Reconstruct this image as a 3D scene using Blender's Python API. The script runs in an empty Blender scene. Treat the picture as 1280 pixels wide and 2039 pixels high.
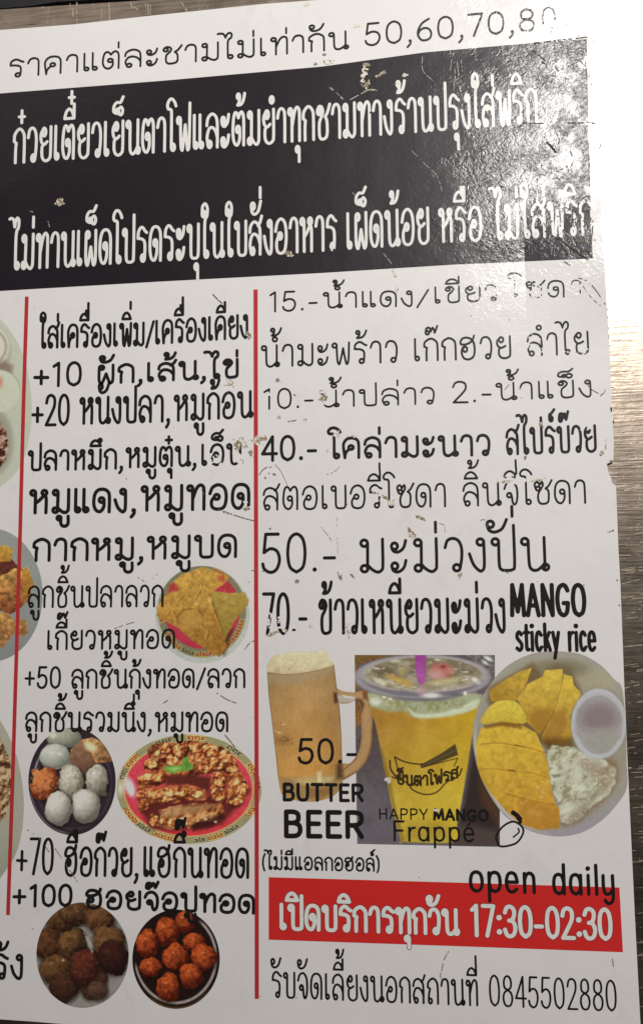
import bpy, math, random
import numpy as np

# ------------------------------------------------------------------ camera
# The menu lies flat on z = 0.  The pose was solved from the vanishing points of
# its printed rules: focal length 1866 px over a 1280 x 2039 px frame.
FPX, CX, CY, DIST = 1866.0, 640.0, 1019.5, 0.44
ex = np.array([13680., -343., -1866.]); ex /= np.linalg.norm(ex)
ed = np.array([150., 16120., -1866.]); ed -= ex * ed.dot(ex); ed /= np.linalg.norm(ed)
en = np.cross(ex, ed)
W = np.array([ex, -ed, -en])                     # camera frame -> world frame
CAM = W @ np.array([0, 0, -DIST])

scene = bpy.context.scene
col = scene.collection
cam_data = bpy.data.cameras.new("camera")
cam = bpy.data.objects.new("camera", cam_data)
col.objects.link(cam)
scene.camera = cam
cam_data.sensor_fit = 'HORIZONTAL'
cam_data.sensor_width = 36.0
cam_data.lens = 36.0 * FPX / 1280.0
cam_data.clip_start = 0.01
cam_data.clip_end = 50.0
from mathutils import Matrix, Vector
R = Matrix(((W[0][0], -W[0][1], -W[0][2]), (W[1][0], -W[1][1], -W[1][2]), (W[2][0], -W[2][1], -W[2][2])))
cam.matrix_world = Matrix.Translation(Vector(CAM)) @ R.to_4x4()

def plane(px, py, z=0.0):
    """pixel of the reference frame -> metres on the sheet"""
    px = np.asarray(px, float); py = np.asarray(py, float)
    d = [(px - CX) / FPX, (py - CY) / FPX, np.ones_like(px)]
    w = [W[i][0] * d[0] + W[i][1] * d[1] + W[i][2] * d[2] for i in range(3)]
    t = (z - CAM[2]) / w[2]
    return CAM[0] + t * w[0], CAM[1] + t * w[1]

# ------------------------------------------------------------------ light
world = bpy.data.worlds.new("World")
scene.world = world
world.use_nodes = True
bg = world.node_tree.nodes['Background']
bg.inputs['Color'].default_value = (1.0, 0.87, 0.76, 1)
bg.inputs['Strength'].default_value = 0.045

def area(name, loc, target, sx, sy, watts, color, spin=0.0):
    d = bpy.data.lights.new(name, 'AREA')
    d.shape = 'RECTANGLE'; d.size = sx; d.size_y = sy; d.energy = watts; d.color = color
    o = bpy.data.objects.new(name, d)
    col.objects.link(o)
    o.location = loc
    q = (Vector(target) - Vector(loc)).to_track_quat('-Z', 'Y')
    o.rotation_euler = q.to_euler()
    return o
# mirror point of the strip light: the glare sits on the upper right corner
gx, gy = plane(1140, 280)
fx, fy = CAM[0], CAM[1]
k = 0.95 / CAM[2]
LX, LY = gx + (gx - fx) * k, gy + (gy - fy) * k
area("strip_light", (LX, LY, 0.95), (gx, gy, 0), 0.085, 0.34, 13.2, (1.0, 0.97, 0.94))
area("steel_fill_light", (-0.95, 1.45, 1.5), (-0.1, 0.1, 0), 0.7, 0.7, 1.4, (1.0, 0.94, 0.88))  # added fill, placed so its reflection lightens the upper left steel

scene.view_settings.view_transform = 'Standard'
scene.view_settings.look = 'None'
scene.view_settings.exposure = 0.0
scene.view_settings.gamma = 1.0
scene.render.engine = 'CYCLES'
scene.cycles.max_bounces = 4

# ------------------------------------------------------------------ helpers
def s2l(c):
    c = np.asarray(c, float)
    return np.where(c <= 0.04045, c / 12.92, ((c + 0.055) / 1.055) ** 2.4)

def vnoise(X, Y, scale, seed):
    rs = np.random.RandomState(seed)
    T = rs.rand(128, 128)
    x = np.asarray(X) / scale; y = np.asarray(Y) / scale
    xi = np.floor(x).astype(int); yi = np.floor(y).astype(int)
    fx_ = x - xi; fy_ = y - yi
    fx_ = fx_ * fx_ * (3 - 2 * fx_); fy_ = fy_ * fy_ * (3 - 2 * fy_)
    a = T[yi % 128, xi % 128]; b = T[yi % 128, (xi + 1) % 128]
    c = T[(yi + 1) % 128, xi % 128]; d = T[(yi + 1) % 128, (xi + 1) % 128]
    return (a * (1 - fx_) + b * fx_) * (1 - fy_) + (c * (1 - fx_) + d * fx_) * fy_

def fbm(X, Y, scale, seed, o=3):
    s = 0; a = 1; t = 0
    for i in range(o):
        s = s + a * vnoise(X, Y, scale / 2 ** i, seed + 17 * i); t += a; a *= 0.55
    return s / t

def smooth(pts, n=7, closed=False):
    """Catmull-Rom through pts; a repeated point keeps its corner"""
    pts = [tuple(p) for p in pts]
    if len(pts) < 3 and not closed:
        return pts
    runs = [[pts[0]]]
    for p in pts[1:]:
        if p == runs[-1][-1]:
            runs.append([p])
        else:
            runs[-1].append(p)
    out = []
    for r in runs:
        if closed and len(runs) == 1:
            q = [r[-1]] + r + [r[0], r[1]]
        else:
            if len(r) < 3:
                out += r
                continue
            q = [r[0]] + r + [r[-1]]
        for i in range(1, len(q) - 2):
            p0, p1, p2, p3 = [np.array(v, float) for v in q[i - 1:i + 3]]
            for k_ in range(n):
                t = k_ / n
                out.append(tuple(0.5 * (2 * p1 + (p2 - p0) * t + (2 * p0 - 5 * p1 + 4 * p2 - p3) * t * t
                                        + (3 * p1 - p0 - 3 * p2 + p3) * t ** 3)))
        out.append(tuple(q[-2]))
    return out

H = 0.8
def field(strokes, wear=None, margin=3, h=H):
    """union of round-ended strokes [(pts, radius)] as a distance field"""
    xs = [p[0] for s, r in strokes for p in s]; ys = [p[1] for s, r in strokes for p in s]
    rm = max(r for s, r in strokes) + margin
    x0, y0 = min(xs) - rm, min(ys) - rm
    nx = int((max(xs) + rm - x0) / h) + 2; ny = int((max(ys) + rm - y0) / h) + 2
    F = np.full((ny, nx), 9.0)
    for s, r in strokes:
        seg = list(zip(s[:-1], s[1:])) if len(s) > 1 else [(s[0], s[0])]
        for (ax, ay), (bx, by) in seg:
            i0 = max(0, int((min(ax, bx) - r - 2 - x0) / h)); i1 = min(nx, int((max(ax, bx) + r + 2 - x0) / h) + 2)
            j0 = max(0, int((min(ay, by) - r - 2 - y0) / h)); j1 = min(ny, int((max(ay, by) + r + 2 - y0) / h) + 2)
            X = x0 + h * np.arange(i0, i1)[None, :]; Y = y0 + h * np.arange(j0, j1)[:, None]
            dx, dy = bx - ax, by - ay
            L = dx * dx + dy * dy
            t = np.clip(((X - ax) * dx + (Y - ay) * dy) / L, 0, 1) if L > 1e-9 else 0.0
            d = np.hypot(X - ax - t * dx, Y - ay - t * dy) - r
            F[j0:j1, i0:i1] = np.minimum(F[j0:j1, i0:i1], d)
    if wear is not None:
        X = x0 + h * np.arange(nx)[None, :] + np.zeros((ny, 1)); Y = y0 + h * np.arange(ny)[:, None] + np.zeros((1, nx))
        F = np.maximum(F, wear(X, Y))
    return F, x0, y0, h

CASE = {}
for m in range(1, 15):
    ins = [bool(m >> i & 1) for i in range(4)]
    poly = []
    for i in range(4):
        if ins[i]: poly.append(i)
        if ins[i] != ins[(i + 1) % 4]: poly.append(4 + i)
    CASE[m] = poly
COFF = [(0, 0), (0, 1), (1, 1), (1, 0)]           # corner (dx, dy): counter-clockwise seen from above

def contour(F, merge=True):
    """filled area F < 0 -> (points in grid units, face sizes)"""
    ins = F < 0
    code = (ins[:-1, :-1] * 1 + ins[1:, :-1] * 2 + ins[1:, 1:] * 4 + ins[:-1, 1:] * 8)
    P, S = [], []
    for m in range(1, 15):
        j, i = np.nonzero(code == m)
        if not len(j): continue
        vs = []
        for c in CASE[m]:
            if c < 4:
                vs.append(np.stack([i + COFF[c][0], j + COFF[c][1]], 1).astype(float))
            else:
                a, b = COFF[c - 4], COFF[(c - 3) % 4]
                fa = F[j + a[1], i + a[0]]; fb = F[j + b[1], i + b[0]]
                t = fa / (fa - fb)
                vs.append(np.stack([i + a[0] + t * (b[0] - a[0]), j + a[1] + t * (b[1] - a[1])], 1))
        P.append(np.stack(vs, 1).reshape(-1, 2)); S.append(np.full(len(j), len(vs)))
    full = code == 15
    if merge and full.any():
        z = np.zeros((full.shape[0], 1), bool)
        d = np.diff(np.concatenate([z, full, z], 1).astype(int), axis=1)
        js, st = np.nonzero(d == 1); _, en_ = np.nonzero(d == -1)
        q = np.stack([np.stack([st, js], 1), np.stack([st, js + 1], 1), np.stack([en_, js + 1], 1), np.stack([en_, js], 1)], 1)
        P.append(q.reshape(-1, 2).astype(float)); S.append(np.full(len(js), 4))
    if not P: return np.zeros((0, 2)), np.zeros(0, int), full
    return np.concatenate(P), np.concatenate(S), full

def build(name, pts_px, sizes, index, z, mat, parent, colors=None, label=None):
    x, y = plane(pts_px[:, 0], pts_px[:, 1])
    n = len(pts_px)
    co = np.empty((n, 3), np.float32); co[:, 0] = x; co[:, 1] = y; co[:, 2] = z
    me = bpy.data.meshes.new(name)
    me.vertices.add(n); me.vertices.foreach_set('co', co.ravel())
    if index is None: index = np.arange(n)
    me.loops.add(len(index)); me.loops.foreach_set('vertex_index', index.astype(np.int32))
    me.polygons.add(len(sizes))
    start = np.concatenate([[0], np.cumsum(sizes)[:-1]]).astype(np.int32)
    me.polygons.foreach_set('loop_start', start)
    me.polygons.foreach_set('loop_total', sizes.astype(np.int32))
    if colors is not None:
        a = me.color_attributes.new('print', 'FLOAT_COLOR', 'POINT')
        c4 = np.ones((n, 4), np.float32); c4[:, :3] = colors
        a.data.foreach_set('color', c4.ravel())
    me.update(); me.validate()
    me.materials.append(mat)
    o = bpy.data.objects.new(name, me)
    col.objects.link(o)
    o.parent = parent
    if label: o['label'] = label
    return o

def ink(name, strokes, mat, parent, z, wear=None, label=None, h=H):
    F, x0, y0, h = field(strokes, wear, h=h)
    P, S, _ = contour(F)
    if len(S) == 0: return None
    return build(name, P * h + [x0, y0], S, None, z, mat, parent, label=label)

def fill(name, poly, mat, parent, z, label=None):
    """one flat outline"""
    p = np.array(poly[::-1], float)
    a = 0.5 * np.sum(p[:, 0] * np.roll(p[:, 1], -1) - np.roll(p[:, 0], -1) * p[:, 1])
    if a > 0: p = p[::-1]
    return build(name, p, np.array([len(p)]), None, z, mat, parent, label=label)
# ------------------------------------------------------------------ materials
def nd(nt, t, **kw):
    n = nt.nodes.new(t)
    for k_, v in kw.items():
        if k_.startswith('i_'): n.inputs[k_[2:].replace('_', ' ')].default_value = v
        else: setattr(n, k_, v)
    return n

def math_node(nt, op, a, b=None, clamp=False):
    n = nt.nodes.new('ShaderNodeMath'); n.operation = op; n.use_clamp = clamp
    for i, v in enumerate((a, b)):
        if v is None: continue
        if isinstance(v, (int, float)): n.inputs[i].default_value = v
        else: nt.links.new(v, n.inputs[i])
    return n.outputs[0]

# shared finish of the laminating film: small dents, worn and embossed by wiping at the upper right
grp = bpy.data.node_groups.new('film_finish', 'ShaderNodeTree')
grp.interface.new_socket('Normal', in_out='OUTPUT', socket_type='NodeSocketVector')
grp.interface.new_socket('Roughness', in_out='OUTPUT', socket_type='NodeSocketFloat')
grp.interface.new_socket('Mottle', in_out='OUTPUT', socket_type='NodeSocketFloat')
go = grp.nodes.new('NodeGroupOutput')
geo = grp.nodes.new('ShaderNodeNewGeometry')
sep = grp.nodes.new('ShaderNodeSeparateXYZ'); grp.links.new(geo.outputs['Position'], sep.inputs[0])
def noise(scale, detail=2, rough=0.5, dist=0.0, vec=None, nt=grp):
    n = nd(nt, 'ShaderNodeTexNoise', i_Scale=scale, i_Detail=detail, i_Roughness=rough, i_Distortion=dist)
    nt.links.new(vec if vec is not None else geo.outputs['Position'], n.inputs['Vector'])
    return n.outputs['Fac']
def ramp(nt, fac, a, b, lo=0.0, hi=1.0):
    n = nd(nt, 'ShaderNodeMapRange', interpolation_type='SMOOTHSTEP')
    n.inputs['From Min'].default_value = a; n.inputs['From Max'].default_value = b
    n.inputs['To Min'].default_value = lo; n.inputs['To Max'].default_value = hi
    nt.links.new(fac, n.inputs['Value'])
    return n.outputs['Result']
wx0, wy0 = [float(v) for v in plane(1160, 300)]
# wear patch: distance from the upper right corner region
mx = ramp(grp, sep.outputs['X'], wx0 - 0.105, wx0 - 0.01)
my = ramp(grp, sep.outputs['Y'], wy0 - 0.105, wy0 - 0.03)
patch = math_node(grp, 'MULTIPLY', mx, my)
patchn = ramp(grp, math_node(grp, 'ADD', patch, math_node(grp, 'MULTIPLY', math_node(grp, 'SUBTRACT', noise(45, 3), 0.5), 0.9)), 0.15, 0.8)
soft = ramp(grp, noise(75, 3, 0.6), 0.42, 0.58, 0.12, 1.0)
rows = nd(grp, 'ShaderNodeTexWave', wave_type='BANDS', i_Scale=95.0, i_Distortion=9.0, i_Detail=2.0, i_Detail_Scale=1.2)
mpw = nd(grp, 'ShaderNodeMapping'); mpw.inputs['Rotation'].default_value = (0, 0, -0.75); grp.links.new(geo.outputs['Position'], mpw.inputs['Vector']); grp.links.new(mpw.outputs[0], rows.inputs['Vector'])
patchn = math_node(grp, 'MULTIPLY', patchn, soft)
emb = noise(560, 3, 0.6, 1.6)
emb2 = noise(240, 2, 0.5, 2.5)
dent = noise(90, 2)
wob = noise(22, 2)
hgt = math_node(grp, 'ADD', math_node(grp, 'MULTIPLY', math_node(grp, 'SUBTRACT', emb, 0.5), math_node(grp, 'ADD', math_node(grp, 'MULTIPLY', patchn, 0.00006), 0.00002)),
                math_node(grp, 'MULTIPLY', math_node(grp, 'SUBTRACT', emb2, 0.5), math_node(grp, 'ADD', math_node(grp, 'MULTIPLY', patchn, 0.00014), 0.00004)))
hgt = math_node(grp, 'ADD', hgt, math_node(grp, 'MULTIPLY', dent, 0.00010))
hgt = math_node(grp, 'ADD', hgt, math_node(grp, 'MULTIPLY', math_node(grp, 'MULTIPLY', math_node(grp, 'SUBTRACT', rows.outputs['Fac'], 0.5), patchn), 0.00002))
hgt = math_node(grp, 'ADD', hgt, math_node(grp, 'MULTIPLY', wob, 0.0005))
# lifted pocket of film: a straight fold with a slightly tilted facet to its right
kx, ky = [float(v) for v in plane(1046, 560)]
mask_y = ramp(grp, sep.outputs['Y'], ky - 0.035, ky + 0.012, 0.0, 1.0)
mask_y = math_node(grp, 'MULTIPLY', mask_y, ramp(grp, sep.outputs['Y'], ky + 0.02, ky + 0.045, 1.0, 0.0))
fold = math_node(grp, 'MULTIPLY', math_node(grp, 'MAXIMUM', math_node(grp, 'SUBTRACT', sep.outputs['X'], kx), 0.0), 0.09)
hgt = math_node(grp, 'ADD', hgt, math_node(grp, 'MULTIPLY', fold, mask_y))
bump = nd(grp, 'ShaderNodeBump', i_Strength=1.0, i_Distance=1.0)
grp.links.new(hgt, bump.inputs['Height'])
grp.links.new(bump.outputs['Normal'], go.inputs['Normal'])
grp.links.new(math_node(grp, 'ADD', math_node(grp, 'MULTIPLY', patchn, 0.03), math_node(grp, 'ADD', 0.07, math_node(grp, 'MULTIPLY', noise(130, 4, 0.7), 0.14))), go.inputs['Roughness'])
grp.links.new(math_node(grp, 'ADD', 0.92, math_node(grp, 'ADD', math_node(grp, 'MULTIPLY', noise(160, 5, 0.75), 0.08), math_node(grp, 'SUBTRACT', math_node(grp, 'MULTIPLY', noise(14, 4, 0.6), 0.10), math_node(grp, 'MULTIPLY', ramp(grp, noise(38, 5, 0.7, 1.0), 0.55, 0.75), 0.07)))), go.inputs['Mottle'])

def printed(name, rgb=None, attr=False, spec=0.16):
    m = bpy.data.materials.new(name); m.use_nodes = True
    nt = m.node_tree; b = nt.nodes['Principled BSDF']
    g = nt.nodes.new('ShaderNodeGroup'); g.node_tree = grp
    nt.links.new(g.outputs['Normal'], b.inputs['Normal'])
    b.inputs['Roughness'].default_value = 0.42
    b.inputs['Coat Weight'].default_value = 0.34
    nt.links.new(g.outputs['Roughness'], b.inputs['Coat Roughness']); nt.links.new(g.outputs['Normal'], b.inputs['Coat Normal'])
    mix = nd(nt, 'ShaderNodeMix', data_type='RGBA', blend_type='MULTIPLY'); mix.inputs['Factor'].default_value = 1.0
    if attr:
        a = nd(nt, 'ShaderNodeAttribute', attribute_name='print'); nt.links.new(a.outputs['Color'], mix.inputs[6])
    else:
        mix.inputs[6].default_value = (*rgb, 1)
    nt.links.new(g.outputs['Mottle'], mix.inputs[7])
    nt.links.new(mix.outputs[2], b.inputs['Base Color'])
    b.inputs['Specular IOR Level'].default_value = spec
    return m

M_paper = printed('white_print', (0.79, 0.77, 0.76))
M_black = printed('black_band_print', (0.015, 0.011, 0.015))
M_ink = printed('black_ink', (0.014, 0.012, 0.013))
M_white = printed('white_lettering', (0.78, 0.77, 0.74))
M_red = printed('red_rule_print', (0.50, 0.035, 0.04))
M_redbox = printed('red_box_print', (0.66, 0.028, 0.025))
M_outline = printed('dark_red_outline', (0.10, 0.006, 0.006))
M_photo = printed('photo_print', attr=True)
M_edge = printed('film_edge', (0.74, 0.73, 0.72))

def steel(name, base, rough, wood=False):
    m = bpy.data.materials.new(name); m.use_nodes = True
    nt = m.node_tree; b = nt.nodes['Principled BSDF']
    ge = nt.nodes.new('ShaderNodeNewGeometry')
    def nz(sx, sy, scale, detail=4, rot=0.0, r=0.6):
        mp = nd(nt, 'ShaderNodeMapping'); mp.inputs['Scale'].default_value = (sx, sy, 1); mp.inputs['Rotation'].default_value = (0, 0, rot)
        nt.links.new(ge.outputs['Position'], mp.inputs['Vector'])
        return noise(scale, detail, r, 0, mp.outputs[0], nt)
    fine = nz(6, 160, 10, 5, -0.12)
    mid = nz(3, 60, 12, 3, -0.16)
    blot = nz(1, 1, 55, 4, 0, 0.65)
    scr = ramp(nt, nz(5, 70, 14, 2, -0.2), 0.70, 0.76)
    scr2 = ramp(nt, nz(9, 45, 16, 2, -0.45), 0.72, 0.77)
    h_ = math_node(nt, 'ADD', math_node(nt, 'MULTIPLY', fine, 0.000035), math_node(nt, 'MULTIPLY', mid, 0.00007))
    h_ = math_node(nt, 'ADD', h_, math_node(nt, 'MULTIPLY', math_node(nt, 'ADD', scr, scr2), 0.00009))
    h_ = math_node(nt, 'ADD', h_, math_node(nt, 'MULTIPLY', blot, 0.0002))
    bu = nd(nt, 'ShaderNodeBump', i_Strength=1.0, i_Distance=1.0)
    nt.links.new(h_, bu.inputs['Height']); nt.links.new(bu.outputs[0], b.inputs['Normal'])
    c = nd(nt, 'ShaderNodeMix', data_type='RGBA')
    c.inputs[6].default_value = (*[v * 0.6 for v in base], 1); c.inputs[7].default_value = (*base, 1)
    nt.links.new(ramp(nt, math_node(nt, 'ADD', math_node(nt, 'MULTIPLY', mid, 0.6), math_node(nt, 'MULTIPLY', blot, 0.4)), 0.35, 0.62), c.inputs['Factor'])
    nt.links.new(c.outputs[2], b.inputs['Base Color'])
    b.inputs['Metallic'].default_value = 1.0
    nt.links.new(math_node(nt, 'ADD', rough, math_node(nt, 'MULTIPLY', blot, 0.12)), b.inputs['Roughness'])
    return m
M_steel = steel('brushed_steel', (0.44, 0.365, 0.295), 0.26)
def plain(name, rgb, rough=0.6, metal=0.0):
    m = bpy.data.materials.new(name); m.use_nodes = True
    nt = m.node_tree; b = nt.nodes['Principled BSDF']
    ge = nt.nodes.new('ShaderNodeNewGeometry')
    n = noise(180, 4, 0.6, 0, ge.outputs['Position'], nt)
    c = nd(nt, 'ShaderNodeMix', data_type='RGBA')
    c.inputs[6].default_value = (*[v * 0.7 for v in rgb], 1); c.inputs[7].default_value = (*rgb, 1)
    nt.links.new(n, c.inputs['Factor']); nt.links.new(c.outputs[2], b.inputs['Base Color'])
    b.inputs['Roughness'].default_value = rough; b.inputs['Metallic'].default_value = metal
    return m
M_rubber = plain('black_rubber', (0.012, 0.011, 0.013), 0.5)
M_scratch = plain('bright_scratched_steel', (0.8, 0.68, 0.55), 0.7, 1.0)

def tag(o, label=None, cat=None, group=None, kind=None):
    for k_, v in (('label', label), ('category', cat), ('group', group), ('kind', kind)):
        if v: o[k_] = v
    return o
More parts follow.
